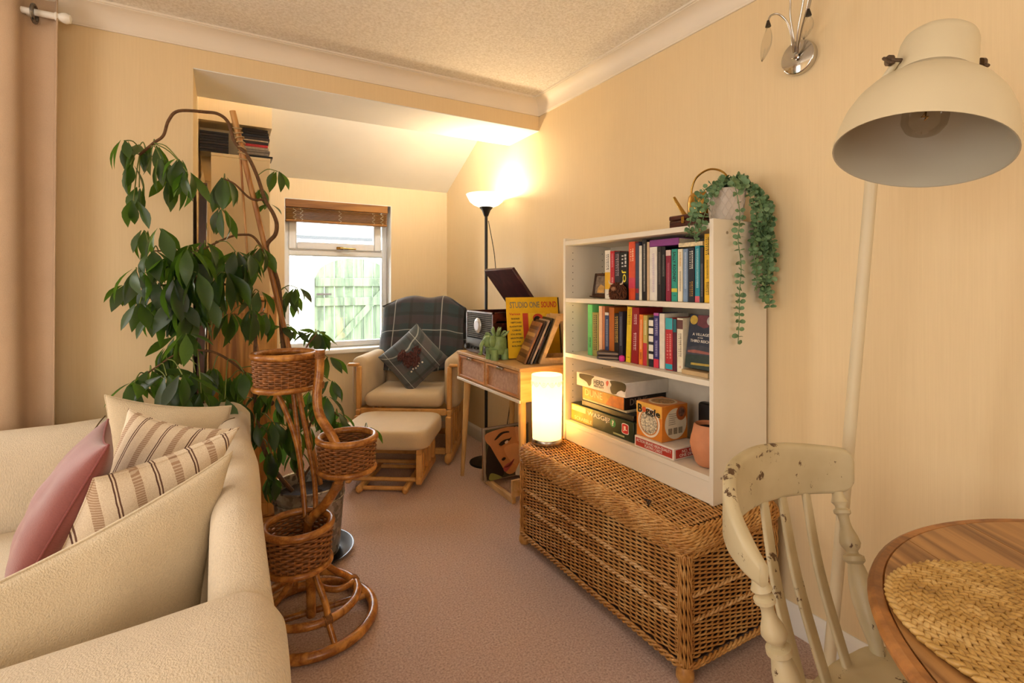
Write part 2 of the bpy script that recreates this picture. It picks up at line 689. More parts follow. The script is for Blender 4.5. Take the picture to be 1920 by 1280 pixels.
# ---------------------------------------------------------------- outside the window
m_render = plain('#e6e4de', 0.9, var=0.06, scale=4, name='white_render')
m_gate = wood('weathered_gate_boards', '#323d2c', '#55644a', 5, (1, 1, .1), 0.8, 0.2, 4)
m_paving = plain('#8d8a80', 0.9, var=0.2, scale=6, name='yard_paving')
struct('ground_yard', MB().box((-8, YB + .2, -.3), (14, 26, -.02)), m_paving)
gt = thing('garden_gate', 'weathered pale green ledged wooden gate with an arched top outside the window', 'gate', (1.47, 6.75, -.02))
gx0, gx1, gy = .98, 1.96, 6.75
nb = 8
for i in range(nb):
    a = gx0 + (gx1 - gx0) * i / nb
    b = gx0 + (gx1 - gx0) * (i + 1) / nb
    pl = MB()
    top = []
    for x in (a + .003, (a + b) / 2, b - .003):
        t = (x - gx0) / (gx1 - gx0) * 2 - 1
        top.append((x, 1.30 + .27 * math.sqrt(max(0, 1 - (t * 1.02) ** 2))))
    poly = [(a + .003, 0.03), (b - .003, 0.03)] + top[::-1]
    pl.prism(poly, -.011, .011, frame((0, gy + (.003 if i % 2 else 0), 0), (1, 0, 0), (0, 0, 1)))
    pl.build('plank', m_gate, gt, world=True)
for z0, z1 in ((1.20, 1.31), (.95, 1.06), (.2, .31)):
    MB().bev((gx0 + .01, gy - .045, z0), (gx1 - .01, gy - .013, z1), .006).build('rail', m_gate, gt, world=True)
MB().prism([(gx0 + .05, .31), (gx0 + .17, .31), (gx1 - .03, 1.18), (gx1 - .13, 1.18)], 0, .03, frame((0, gy - .013, 0), (1, 0, 0), (0, 0, 1))).build('brace', m_gate, gt, world=True)
MB().bev((gx0 + .02, gy - .06, 1.09), (gx0 + .2, gy - .045, 1.115), .003).tube([(gx0 + .05, gy - .06, 1.10), (gx0 + .05, gy - .09, 1.10), (gx0 + .16, gy - .09, 1.10), (gx0 + .16, gy - .06, 1.10)], .006, 6).build('bolt', m_dark, gt, world=True)
for x, lab in ((.90, 'squared white gate post at the hinge side of the garden gate'), (2.04, 'squared white gate post at the latch side beside the yard wall')):
    p = MB().bev((x - .06, gy - .06, -.02), (x + .06, gy + .06, 1.62), .01).bev((x - .075, gy - .075, 1.62), (x + .075, gy + .075, 1.67), .01)
    p.build('gate_post', m_render, None, label=lab, cat='post')
MB().box((-2, 6.72, -.02), (.835, 6.88, 1.42)).box((-2.02, 6.69, 1.42), (.835, 6.91, 1.47)).build('yard_wall', m_render, None, kind='structure')
MB().box((2.105, 6.72, -.02), (7, 6.88, 1.42)).box((2.105, 6.69, 1.42), (7, 6.91, 1.47)).build('yard_wall', m_render, None, kind='structure')
hs = thing('neighbouring_house', 'white rendered house with a pale slate roof beyond the garden gate', 'house', (3, 11.5, 0))
MB().box((-4, 11.2, 0), (10, 14, 2.25)).build('wall', m_render, hs, world=True)


def _slate():
    t = NT('pale_slate_roof')
    br = t.n('ShaderNodeTexBrick')
    t.l(t.mapped((1, 1, 1), (0, 0, 0)), br.inputs['Vector'])
    br.inputs['Color1'].default_value = (*srgb('#77797b'), 1)
    br.inputs['Color2'].default_value = (*srgb('#86888a'), 1)
    br.inputs['Mortar'].default_value = (*srgb('#4d5052'), 1)
    br.inputs['Scale'].default_value = 4.0
    br.inputs['Mortar Size'].default_value = 0.012
    t.fin(br.outputs[0], 0.7)
    return t.m


rf = MB().box((0, 0, 0), (14.6, 4.2, .08))
rf.build('roof', _slate(), hs, mtx=INV[hs.name] @ (Matrix.Translation((-4.3, 10.95, 2.16)) @ Matrix.Rotation(R(34), 4, 'X')))
MB().bev((3.3, 11.17, 1.0), (4.1, 11.2, 1.8), .01).build('window_pane', m_dark, hs, world=True)

# ---------------------------------------------------------------- wooden blind
m_blind = wood('honey_stained_blind', '#7d4f1c', '#a87230', 8, (.08, 1, 1), 0.6, 0.03, 4)
bl = thing('venetian_blind', 'honey brown wooden venetian blind pulled up to the top of the window', 'blind', (.81, YB + .03, 1.72))
MB().bev((wx0 + .008, YB + .0, 1.825), (wx1 - .03, YB + .022, wz1 - .004), .004).build('valance', m_blind, bl, world=True)
MB().bev((wx0 + .012, YB + .024, 1.85), (wx1 - .034, YB + .07, wz1 - .006), .004).build('head_rail', m_blind, bl, world=True)
sv = MB().bev((wx0 + .012, YB + .006, 0), (wx1 - .034, YB + .066, .0045), .001).mesh('slat', m_blind)
for k in range(9):
    link('slat', sv, bl, mtx=INV[bl.name] @ Matrix.Translation((0, rnd.uniform(-.003, .003), 1.737 + k * .0096)))
MB().bev((wx0 + .012, YB + .004, 1.715), (wx1 - .034, YB + .068, 1.733), .004).build('bottom_rail', m_blind, bl, world=True)
m_cord = plain('#e3d3b0', .8, name='cotton_cord')
for x in (.47, .52, .81, 1.08, 1.15):
    cpts = [(x + .012 * math.sin(k * 2.1), YB - .003 - .004 * math.cos(k * 1.7), 1.725 + .095 * k / 9) for k in range(10)]
    MB().tube(smoothpath(cpts, 3), .0018, 5).build('lift_cord', m_cord, bl, world=True)

# ---------------------------------------------------------------- curtain and rod
rod = thing('curtain_rod', 'white curtain rod with a ball finial below the coving', 'curtain rod', (-1.5, 2.57, 2.262))
MB().tube([(-2.6, 2.57, 2.262), (-.57, 2.57, 2.262)], .0125, 12).build('pole', m_gloss, rod, world=True)
MB().lathe([(0, -.0), (.015, 0), (.018, .006), (.013, .012), (.019, .022), (.021, .034), (.016, .046), (0, .052)], 14, frame((-.572, 2.57, 2.262), (0, 1, 0), (0, 0, 1))).build('finial', m_gloss, rod, world=True)
MB().bev((-.66, 2.57, 2.25), (-.64, 2.69, 2.274), .004).bev((-.675, 2.675, 2.22), (-.625, 2.69, 2.30), .004).build('bracket', m_gloss, rod, world=True)
m_curt = fabric('dusty_beige_curtain', '#c7a98a', 700, .25, .08)
cu = thing('curtain', 'full length dusty beige eyelet curtain hanging at the end of the rod', 'curtain', (-.85, 2.57, .02))


def cfn(u, v):
    x = -.555 - .62 * (1 - u)
    ph = u * 2 * PI * 3.3
    amp = .055 - .012 * v
    return (x + .012 * math.sin(ph * 2 + .6) + .012 * (v - .5) * math.sin(ph), 2.572 + amp * math.cos(ph + .25 * math.sin(v * 3)) * (.9 + .1 * math.sin(5 * u)), .02 + 2.31 * v)


cm = MB().grid(cfn, 90, 24)
co = cm.build('cloth', m_curt, cu, 180, world=True)
sd = co.modifiers.new('thickness', 'SOLIDIFY')
sd.thickness = .004
for x in (-.632, -.82, -1.01):
    MB().tube([(x + .0, 2.57 + .032 * math.cos(a), 2.256 + .032 * math.sin(a)) for a in [2 * PI * k / 20 for k in range(20)]], .0065, 8, closed=True).build('eyelet_ring', plain('#7d7973', .25, .9), cu, world=True)


# ================================================================ sofa and cushions
def soft(name, a, b, r, mat, parent, seg=4, world=True, puff=0.0, **kw):
    """box with a rounded bevel"""
    o = MB().box(a, b).build(name, mat, parent, 0, world=world, **kw)
    bv = o.modifiers.new('round', 'BEVEL')
    bv.width = r
    bv.segments = seg
    bv.limit_method = 'NONE'
    o.data.polygons.foreach_set('use_smooth', [True] * len(o.data.polygons))
    return o


def smooth01(t):
    t = max(0.0, min(1.0, t))
    return t * t * (3 - 2 * t)


def rrect(w0, w1, z0, z1, r, n=5):
    """rounded rectangle outline, r clipped"""
    r = min(r, (w1 - w0) / 2 - 1e-4, (z1 - z0) / 2 - 1e-4)
    out = []
    for cx, cz, a0 in ((w1 - r, z1 - r, 0), (w0 + r, z1 - r, 90), (w0 + r, z0 + r, 180), (w1 - r, z0 + r, 270)):
        for k in range(n):
            a = R(a0 + 90 * k / (n - 1))
            out.append((cx + r * math.cos(a), cz + r * math.sin(a)))
    return out


def loft(sections, M=None):
    """closed outlines of equal length, capped"""
    m = MB()
    n = len(sections[0])
    vs_ = [p for s_ in sections for p in s_]
    fs = []
    for i in range(len(sections) - 1):
        for k in range(n):
            fs.append((i * n + k, i * n + (k + 1) % n, (i + 1) * n + (k + 1) % n, (i + 1) * n + k))
    fs.append(tuple(range(n)))
    fs.append(tuple((len(sections) - 1) * n + k for k in range(n)))
    return m.add(vs_, fs, M)


m_sofa = fabric('oatmeal_slipcover', '#ddccb2', 330, .6, .12)
sofa = thing('loveseat', 'oatmeal slipcovered loveseat with a rounded back, scattered with cushions', 'sofa', (-.38, 1.6, 0))
# backrest
sec = []
ys = [.93, .94, .96, .98, 1.0, 1.03, 1.08, 1.14, 1.2, 1.3, 1.45, 1.6, 1.8, 2.0, 2.15, 2.28, 2.36, 2.41, 2.44, 2.45]
for y in ys:
    e = 1 - smooth01((y - .93) / .07) + smooth01((y - 2.38) / .07)
    top = .752 - .12 * smooth01((1.22 - y) / .24) - .03 * smooth01((y - 2.0) / .3)
    ins = .035 * e
    bul = .006 * smooth01((1.2 - y) / .25) + .006 * math.sin(y * 9)
    sec.append([(x, y, z) for x, z in rrect(-.028 + ins, .078 + bul - ins, .06, top - ins, .05, 7)])
loft(sec).build('backrest', m_sofa, sofa, 80, world=True)


def arm(y0, y1, top, name):
    s_ = []
    for x in (-.90, -.895, -.88, -.85, -.7, -.5, -.3, -.12, -.02, .03, .055, .072, .084, .09):
        e = .03 * (1 - smooth01((x + .90) / .05)) + .045 * max(0, (x + .0) / .09) ** 3
        tp = top + .012 * math.sin(x * 7 + y0) - .015 * smooth01((-.55 - x) / .3)
        s_.append([(x, y, z) for y, z in rrect(y0 + e, y1 - e, .06, tp - e, .11, 8)])
    return loft(s_).build(name, m_sofa, sofa, 80, world=True)


arm(.78, 1.085, .672, 'arm')
arm(2.19, 2.45, .735, 'arm')
soft('base', (-.87, 1.0, .06), (-.01, 2.25, .30), .03, m_sofa, sofa)
soft('seat_cushion', (-.90, 1.03, .29), (-.03, 2.2, .44), .05, m_sofa, sofa)
for x in (-.84, .0):
    for y in (.86, 2.38):
        MB().lathe([(0, 0), (.018, 0), (.024, .065), (0, .065)], 12, Matrix.Translation((x, y, 0))).build('foot', m_walnut, sofa, world=True)
# piping seam over the far arm and the seam of the back corner
pp = smoothpath([(-.40, 2.196, .52), (-.415, 2.19, .62), (-.40, 2.205, .695), (-.385, 2.25, .733), (-.38, 2.33, .741)], 5)
MB().tube(pp, .0022, 6).build('seam', plain('#6d5636', .9), sofa, world=True)
pp = smoothpath([(-.03, 1.985, .68), (-.022, 1.99, .72), (.0, 2.0, .747), (.03, 2.02, .752)], 5)
MB().tube(pp, .0018, 6).build('seam', plain('#6d5636', .9), sofa, world=True)


def cushion(name, label, mat, TR, xdir, up, w_, h_, t_, group=None, cat='cushion', seam=None, n=22, pinch=.11):
    """xdir points from right to left corner along the top edge; up is the way up; TR the top right corner"""
    x = -V(xdir).normalized()
    u_ = V(up).normalized()
    a_ = u_.dot(x)
    o_ = (u_ - x * a_).normalized()
    sh = a_ / u_.dot(o_)          # a slouched cushion is a little skewed
    c = V(TR) - x * (w_ / 2) - u_ * (h_ / 2)
    u_ = o_
    M = frame(c, x, u_)
    o = thing(name, label, cat, c)
    if group:
        o['group'] = group
    o.matrix_local = M
    INV[o.name] = M.inverted()
    sd_ = rnd.random() * 9

    def f(s_):
        def g(a, b):
            u, v = a * 2 - 1, b * 2 - 1
            # denser sampling towards the rim
            u = math.sin(u * PI / 2)
            v = math.sin(v * PI / 2)
            px = w_ / 2 * u * (1 - pinch * (1 - v * v))
            py = h_ / 2 * v * (1 - pinch * (1 - u * u))
            th = t_ / 2 * (max(0, 1 - u * u) ** .42) * (max(0, 1 - v * v) ** .42)
            wr = .006 * math.sin(7 * u + 3 * v + sd_) * math.sin(5 * v - 2 * u + sd_) * (1 - u * u) * (1 - v * v)
            return (px + sh * py, py, s_ * th + wr)
        return g
    m = MB().grid(f(1), n, n).grid(f(-1), n, n)
    bm = bmesh.new()
    me = m.mesh('cover', mat, 0, False)
    bm.from_mesh(me)
    bmesh.ops.remove_doubles(bm, verts=bm.verts, dist=.0006)
    bmesh.ops.recalc_face_normals(bm, faces=bm.faces)
    bm.to_mesh(me)
    bm.free()
    me.polygons.foreach_set('use_smooth', [True] * len(me.polygons))
    link('cover', me, o)
    pts = []
    for k in range(4 * 12):
        s_, q = divmod(k, 12)
        t = math.sin((q / 12 * 2 - 1) * PI / 2)
        u, v = [(t, -1), (1, t), (-t, 1), (-1, -t)][s_]
        pts.append((w_ / 2 * u * (1 - pinch * (1 - v * v)) + sh * h_ / 2 * v * (1 - pinch * (1 - u * u)), h_ / 2 * v * (1 - pinch * (1 - u * u)), .006 * math.sin(7 * u + 3 * v + sd_) * math.sin(5 * v - 2 * u + sd_) * (1 - u * u) * (1 - v * v)))
    MB().tube(pts, .0028, 6, closed=True).build('piping', seam or mat, o, 180)
    return o


def striped(name):
    t = NT(name)
    x = t.sep()[0]
    n0 = t.noise(30, 2)
    p = t.math('ADD', x, t.math('MULTIPLY', n0, .004))
    fr = t.math('FRACT', t.math('MULTIPLY', p, 1 / .082))

    def band(c, hw):
        return t.math('LESS_THAN', t.math('ABSOLUTE', t.math('SUBTRACT', fr, c)), hw)
    base = t.ramp(t.noise(500, 2), [(.3, srgb('#d8c2a4')), (.7, srgb('#efdfc6'))])
    dash = t.math('GREATER_THAN', t.math('FRACT', t.math('MULTIPLY', t.sep()[1], 190)), .38)
    c1 = t.mix(t.math('MULTIPLY', band(.22, .11), t.math('ADD', .35, t.math('MULTIPLY', dash, .55))), base, srgb('#a98567'))
    c2 = t.mix(band(.66, .02), c1, srgb('#5d3d2e'))
    c3 = t.mix(band(.74, .02), c2, srgb('#6b4a38'))
    t.fin(c3, .92)
    t.bump(t.noise(900, 2), .3, .002)
    return t.m


m_strip = striped('striped_linen')
m_cream = fabric('cream_cushion_linen', '#d9c6a6', 380, .6, .12)
m_rose = fabric('dusty_rose_velvet', '#88453f', 300, .15, .12, .7)
m_rose.node_tree.nodes['Principled BSDF'].inputs['Sheen Weight'].default_value = .4


def dirv(th, ph):
    th, ph = R(th), R(ph)
    return (-math.cos(th) * math.cos(ph), -math.sin(th) * math.cos(ph), -math.sin(ph))


cushion('throw_cushion', 'large plain cream cushion nearest the front arm of the loveseat', m_cream, (.012, 1.365, .80), dirv(26, 14), (.14, .16, .96), .56, .43, .20, 'cushions on the loveseat')
cushion('throw_cushion', 'striped linen cushion directly behind the large plain cream one', m_strip, (.022, 1.575, .805), dirv(20, 9), (.42, -.14, .88), .315, .36, .15, 'cushions on the loveseat')
cushion('throw_cushion', 'striped linen cushion further back, touching the hanging plant leaves', m_strip, (.02, 1.765, .775), dirv(-30, -11), (.26, .36, .88), .325, .38, .13, 'cushions on the loveseat')
cushion('throw_cushion', 'plain cream cushion in the far corner, behind the striped ones', m_cream, (.02, 2.05, .785), dirv(-6, -11), (0, .22, .97), .37, .36, .12, 'cushions on the loveseat')
cushion('throw_cushion', 'dusty rose velvet cushion standing on edge before the striped ones', m_rose, (-.232, 1.46, .852), (-.16, .986, -.04), (.45, .02, .88), .35, .38, .12, 'cushions on the loveseat', seam=fabric('rose_piping', '#8e4c48', 300))


# ================================================================ wicker weaving and the rattan plant stand
def weave_ring(fn, rows, stakes, per, r, amp):
    """horizontal strands woven round upright stakes on a closed wall. fn(t, v) -> (point, normal); t, v in 0..1"""
    m = MB()
    N = stakes * per
    for i in range(rows):
        v = (i + .5) / rows
        sg = 1 if i % 2 else -1
        pts = []
        for k in range(N):
            t = k / N
            p, nn = fn(t, v)
            pts.append(V(p) + V(nn) * (sg * amp * math.cos(PI * t * stakes)))
        m.tube(pts, r, 5, closed=True)
    return m


m_rattan = wood('honey_rattan_cane', '#8a4f19', '#c98a41', 12, (1, 1, 1), .28, .04, 3)
m_weave = plain('#935b2a', .38, var=.45, scale=60, bump=.3, bscale=300, name='dark_woven_willow')
m_bind = plain('#8f5a26', .5, var=.3, scale=200, name='cane_binding')

st = thing('plant_stand', 'rattan plant stand with three round woven baskets on a curving cane post', 'plant stand', (.29, 1.94, 0))


def ring(c, r, tr, name, parent, mat=None, sx=1.0, n=40, tilt=(0, 0)):
    pts = [(c[0] + r * sx * math.cos(a), c[1] + r * math.sin(a), c[2] + tilt[0] * math.cos(a) + tilt[1] * math.sin(a)) for a in [2 * PI * k / n for k in range(n)]]
    return MB().tube(pts, tr, 10, closed=True).build(name, mat or m_rattan, parent, 180, world=True)


def basket(c, r, h_, a_stem):
    b = thing('basket', None, None, (0, 0, 0))
    C.objects.unlink(b)
    bpy.data.objects.remove(b)
    cx, cy, cz = c

    def fn(t, v):
        a = 2 * PI * t
        rr = r * (.93 + .07 * v)
        return (cx + rr * math.cos(a), cy + rr * math.sin(a), cz + .012 + (h_ - .024) * v), (math.cos(a), math.sin(a), 0)
    bo = weave_ring(fn, 12, 30, 4, .0044, .0044).build('basket', m_weave, st, 180, world=True, recalc=False)
    ring((cx, cy, cz + h_), r, .0125, 'rim', bo)
    ring((cx, cy, cz), r * .97, .0105, 'base_ring', bo)
    MB().lathe([(0, cz + .004), (r * .95, cz + .004), (r * .95, cz + .012), (0, cz + .012)], 32, Matrix.Translation((cx, cy, 0))).build('bottom', m_weave, bo, world=True)
    m = MB()
    for k in range(30):
        a = 2 * PI * (k + .5) / 30
        m.tube([(cx + r * .95 * math.cos(a), cy + r * .95 * math.sin(a), cz + .005), (cx + r * math.cos(a), cy + r * math.sin(a), cz + h_ - .005)], .0028, 5)
    m.build('stakes', m_weave, bo, world=True)
    return bo


B1, B2, B3 = (.193, 2.02, .845), (.392, 1.91, .545), (.215, 1.83, .285)
basket(B1, .107, .118, 0)
basket(B2, .100, .112, 0)
basket(B3, .106, .125, 0)


def canes(path, r, name='post', n=6, parent=st, rings=()):
    o = MB().tube(smoothpath(path, n), r, 12).build(name, m_rattan, parent, 60, world=True)
    return o


def binding(p, d, r, parent, turns=4):
    """cane wrapped round a pole at p along direction d"""
    m = MB()
    d = V(d).normalized()
    M = frame(p, d.orthogonal(), d.cross(d.orthogonal()))
    for k in range(turns):
        m.lathe([(r, 0), (r + .003, .002), (r, .0045)], 12, M @ Matrix.Translation((0, 0, (k - turns / 2) * .0046)))
    return m.build('cane_binding', m_bind, parent, 180, world=True)


post = canes([(.300, 1.926, .985), (.297, 1.927, .90), (.287, 1.91, .816), (.295, 1.894, .752), (.328, 1.865, .688), (.352, 1.848, .625), (.358, 1.842, .568), (.343, 1.846, .508), (.306, 1.863, .446), (.268, 1.887, .400), (.255, 1.90, .36), (.262, 1.91, .27), (.268, 1.92, .12), (.27, 1.925, .03)], .0165)
for p, d in (((.299, 1.926, .965), (0, 0, 1)), ((.297, 1.927, .858), (.1, 0, 1)), ((.354, 1.846, .610), (-.1, 0, 1)), ((.356, 1.843, .545), (.1, 0, 1)), ((.345, 1.846, .51), (.3, -.1, 1)), ((.262, 1.893, .395), (.5, -.2, 1))):
    binding(p, d, .0168, post, 5)
canes([(.156, 2.066, .845), (.195, 2.032, .753), (.229, 2.001, .637), (.244, 1.957, .511), (.249, 1.915, .394)], .009, 'brace')
canes([(.239, 2.087, .845), (.257, 2.077, .735), (.274, 2.032, .622), (.288, 1.976, .496), (.282, 1.905, .42)], .009, 'brace')
canes([(.225, 2.10, .845), (.245, 2.06, .6), (.262, 1.99, .3), (.268, 1.94, .12)], .009, 'brace')
BC = (.275, 1.93)
ring((BC[0], BC[1], .022), .212, .018, 'base_hoop', st)
ring((BC[0] - .01, BC[1], .095), .165, .0145, 'base_hoop', st)
for a in (-78, 10, 100, 190):
    ca, sa_ = math.cos(R(a)), math.sin(R(a))
    canes([(BC[0] - .02 + .03 * ca, BC[1] - .03 + .03 * sa_, .285), (BC[0] - .01 + .06 * ca, BC[1] - .02 + .06 * sa_, .2), (BC[0] + .12 * ca, BC[1] + .12 * sa_, .125), (BC[0] - .01 + .165 * ca, BC[1] + .165 * sa_, .10)], .011, 'leg')
    binding((BC[0] - .01 + .165 * ca, BC[1] + .165 * sa_, .095), (-sa_, ca, 0), .0148, st, 6)
    canes([(BC[0] - .01 + .165 * ca, BC[1] + .165 * sa_, .095), (BC[0] + .2 * ca, BC[1] + .2 * sa_, .03)], .010, 'spacer', 2)
canes([(BC[0] + .02, BC[1] + .10, .10), (BC[0] + .04, BC[1] + .03, .10), (BC[0] + .09, BC[1] - .01, .10), (BC[0] + .145, BC[1] + .01, .10)], .0115, 'loop', 8)
canes([(BC[0] - .19, BC[1] + .02, .03), (BC[0] + .19, BC[1] + .02, .03)], .011, 'cross_bar', 2)


# ================================================================ umbrella plant in its bucket
CL=[(-0.34,2.44,1.78,5,11,70),(-0.29,2.44,1.77,5,12,60),(-0.24,2.42,1.77,4,12,65),(-0.22,2.42,1.72,5,12,70),(-0.32,2.44,1.69,4,11,75),(-0.16,2.40,1.72,5,13,60),(-0.13,2.38,1.67,5,12,65),(-0.29,2.42,1.60,4,12,80),(-0.18,2.39,1.65,5,13,70),(-0.31,2.44,1.55,3,11,85),(-0.00,2.48,1.68,6,14,60),(-0.01,2.45,1.54,5,12,65),(0.21,2.53,1.74,4,9,55),(0.14,2.51,1.65,4,9,60),(0.17,2.49,1.58,3,7,30),(-0.27,2.38,1.43,5,12,75),(-0.22,2.38,1.44,4,13,70),(-0.24,2.36,1.35,6,14,65),(-0.29,2.35,1.28,5,13,60),(-0.32,2.35,1.22,5,10,60),(-0.18,2.37,1.33,6,13,60),(-0.13,2.38,1.36,6,14,55),(-0.07,2.38,1.39,5,14,55),(-0.04,2.39,1.36,6,14,60),(0.04,2.42,1.36,6,12,55),(0.09,2.43,1.35,5,12,60),(-0.10,2.36,1.27,6,15,65),(-0.00,2.38,1.27,6,15,65),(0.07,2.41,1.26,5,13,65),(-0.17,2.34,1.24,6,15,65),(-0.23,2.35,1.23,5,14,70),(-0.20,2.34,1.17,5,14,70),(-0.14,2.33,1.17,6,15,70),(-0.06,2.34,1.17,5,14,70),(0.13,2.46,1.19,5,12,60),(0.10,2.43,1.11,5,13,65),(0.02,2.39,1.10,5,13,65),(-0.28,2.35,1.15,4,11,60),(-0.24,2.33,1.11,4,11,70),(0.25,2.48,1.19,4,10,60),(0.26,2.50,1.14,3,9,70),(0.16,2.47,1.09,4,11,65),(-0.16,2.32,1.02,5,12,50),(-0.13,2.32,1.03,4,11,45),(-0.19,2.32,0.98,5,12,55),(-0.20,2.31,0.95,4,10,50),(-0.24,2.30,0.90,6,13,40),(-0.19,2.28,0.88,6,14,50),(-0.14,2.27,0.88,5,14,60),(-0.27,2.29,0.84,5,13,50),(-0.29,2.30,0.86,4,10,35),(-0.17,2.27,0.82,5,13,65),(-0.10,2.31,0.88,5,12,60),(-0.04,2.30,0.89,6,13,60),(0.02,2.35,0.84,6,13,65),(0.07,2.40,0.85,5,12,65),(-0.08,2.29,0.80,5,13,60),(-0.00,2.33,0.76,5,12,65),(0.05,2.37,0.73,5,12,65),(0.22,2.52,1.03,6,10,25),(0.28,2.49,1.01,5,10,30),(0.37,2.50,1.00,8,11,30),(0.39,2.50,0.99,6,10,60),(0.42,2.47,0.88,5,11,55),(0.43,2.46,0.77,5,10,60),(0.41,2.45,0.70,6,11,50),(0.46,2.46,0.62,5,11,55),(0.48,2.45,0.58,4,10,60),(0.34,2.46,0.73,5,11,55),(0.29,2.46,0.67,6,11,60),(0.22,2.43,0.70,6,12,60),(0.18,2.43,0.62,6,12,65),(0.26,2.45,0.58,6,12,65),(0.33,2.44,0.57,5,11,60),(0.20,2.42,0.53,5,12,70),(0.28,2.42,0.48,5,11,65),(0.17,2.38,0.50,4,12,75),(0.17,2.38,0.39,4,11,75),(0.38,2.43,0.64,5,10,60),(0.59,2.42,0.54,3,10,60),(0.14,2.40,0.75,5,12,60),(0.16,2.42,0.83,4,11,60)]
BR=[('trunk',[(0.306,2.475,0.312),(0.276,2.481,0.450),(0.257,2.492,0.669),(0.228,2.497,0.963),(0.214,2.493,1.189),(0.188,2.485,1.301),(0.162,2.489,1.392),(0.195,2.470,1.444),(0.201,2.466,1.492),(0.187,2.474,1.539),(0.155,2.481,1.600),(0.124,2.487,1.702),(0.086,2.486,1.786),(0.037,2.491,1.842),(0.013,2.482,1.919),(-0.023,2.468,1.945),(-0.071,2.461,1.944),(-0.162,2.432,1.924),(-0.196,2.429,1.879),(-0.212,2.415,1.813),(-0.243,2.409,1.777),(-0.289,2.424,1.729)]),
('stem_a',[(0.262,2.443,0.296),(0.175,2.435,0.434),(0.125,2.429,0.606),(0.111,2.437,0.837),(0.117,2.445,1.067),(0.096,2.434,1.206),(0.109,2.450,1.368)]),
('mid',[(0.188,2.485,1.289),(0.118,2.467,1.421),(0.060,2.443,1.435),(-0.003,2.399,1.410),(-0.095,2.359,1.356),(-0.184,2.364,1.353),(-0.252,2.369,1.351)]),
('mid2',[(0.117,2.445,1.067),(0.055,2.411,1.195),(-0.041,2.363,1.229),(-0.148,2.343,1.228),(-0.233,2.346,1.218),(-0.291,2.345,1.248)]),
('low',[(0.113,2.436,0.791),(0.055,2.389,0.871),(-0.040,2.328,0.952),(-0.145,2.307,0.961),(-0.228,2.297,0.908),(-0.274,2.300,0.872)]),
('right',[(0.257,2.492,0.669),(0.294,2.482,0.838),(0.330,2.496,0.932),(0.370,2.496,0.985)]),
('right2',[(0.294,2.482,0.373),(0.336,2.458,0.569),(0.394,2.459,0.660),(0.465,2.453,0.602)]),
('right3',[(0.306,2.475,0.324),(0.387,2.487,0.430),(0.506,2.476,0.503),(0.583,2.432,0.541)]),
('top2',[(0.155,2.481,1.600),(0.098,2.479,1.599),(0.037,2.468,1.654),(-0.003,2.480,1.675)])]

def _zinc():
    t = NT('galvanised_zinc')
    vo = t.n('ShaderNodeTexVoronoi')
    vo.inputs['Scale'].default_value = 55
    t.l(t.obj(), vo.inputs['Vector'])
    sx = t.sep(vo.outputs['Color'])[0]
    f = t.math('ADD', t.math('MULTIPLY', sx, .6), t.math('MULTIPLY', t.noise(9, 4), .4))
    t.fin(t.ramp(f, [(.2, srgb('#6e6860')), (.8, srgb('#b9b2a6'))]), .42, .75)
    return t.m


m_zinc = _zinc()
m_soil = plain('#2c1d13', .95, var=.5, scale=120, bump=1, bscale=150, name='potting_soil')
m_tray = plain('#101011', .25, var=.15, name='black_plastic')
PX, PY = .335, 2.44
MB().lathe([(0, 0), (.165, 0), (.187, .02), (.193, .024), (.186, .024), (.16, .006), (0, .006)], 40, Matrix.Translation((PX, PY, 0))).build('plant_tray', m_tray, None, label='round black plastic tray under the galvanised bucket', cat='tray')
bk = thing('bucket', 'galvanised metal bucket holding the tall umbrella plant', 'bucket', (PX, PY, .007))
MB().lathe([(0, .007), (.128, .007), (.131, .02), (.150, .27), (.152, .275), (.150, .28), (.154, .318), (.159, .322), (.157, .328), (.151, .324), (.147, .28), (.127, .03), (0, .03)], 44, Matrix.Translation((PX, PY, 0))).build('body', m_zinc, bk, world=True)
MB().lathe([(0, .275), (.146, .272), (.146, .25), (0, .25)], 30, Matrix.Translation((PX, PY, 0))).build('soil', m_soil, bk, world=True)
MB().tube([(PX + .151 * math.cos(a), PY + .151 * math.sin(a), .262) for a in [2 * PI * k / 40 for k in range(40)]], .003, 6, closed=True).build('hoop', m_zinc, bk, world=True)

m_bark = plain('#6b4a2c', .8, var=.35, scale=80, bump=.5, bscale=160, name='plant_bark')
m_cane = wood('bamboo_cane', '#9a5f2a', '#cf9a58', 12, (1, 1, .15), .4, .05, 3)
m_pet = plain('#6f7a34', .5, var=.2, name='leaf_stalk')


def _leafmat():
    t = NT('umbrella_plant_leaf')
    oi = t.n('ShaderNodeObjectInfo')
    f = t.math('ADD', t.math('MULTIPLY', oi.outputs['Random'], .7), t.math('MULTIPLY', t.noise(25, 2), .3))
    col = t.ramp(f, [(.15, srgb('#13230d')), (.55, srgb('#203717')), (.9, srgb('#35501f'))])
    t.fin(col, .38)
    tr = t.n('ShaderNodeBsdfTranslucent')
    t.set(tr.inputs[0], srgb('#94d040'))
    mx = t.n('ShaderNodeMixShader')
    mx.inputs[0].default_value = .20
    t.l(t.b.outputs[0], mx.inputs[1])
    t.l(tr.outputs[0], mx.inputs[2])
    t.l(mx.outputs[0], t.out.inputs[0])
    return t.m


m_leaf = _leafmat()


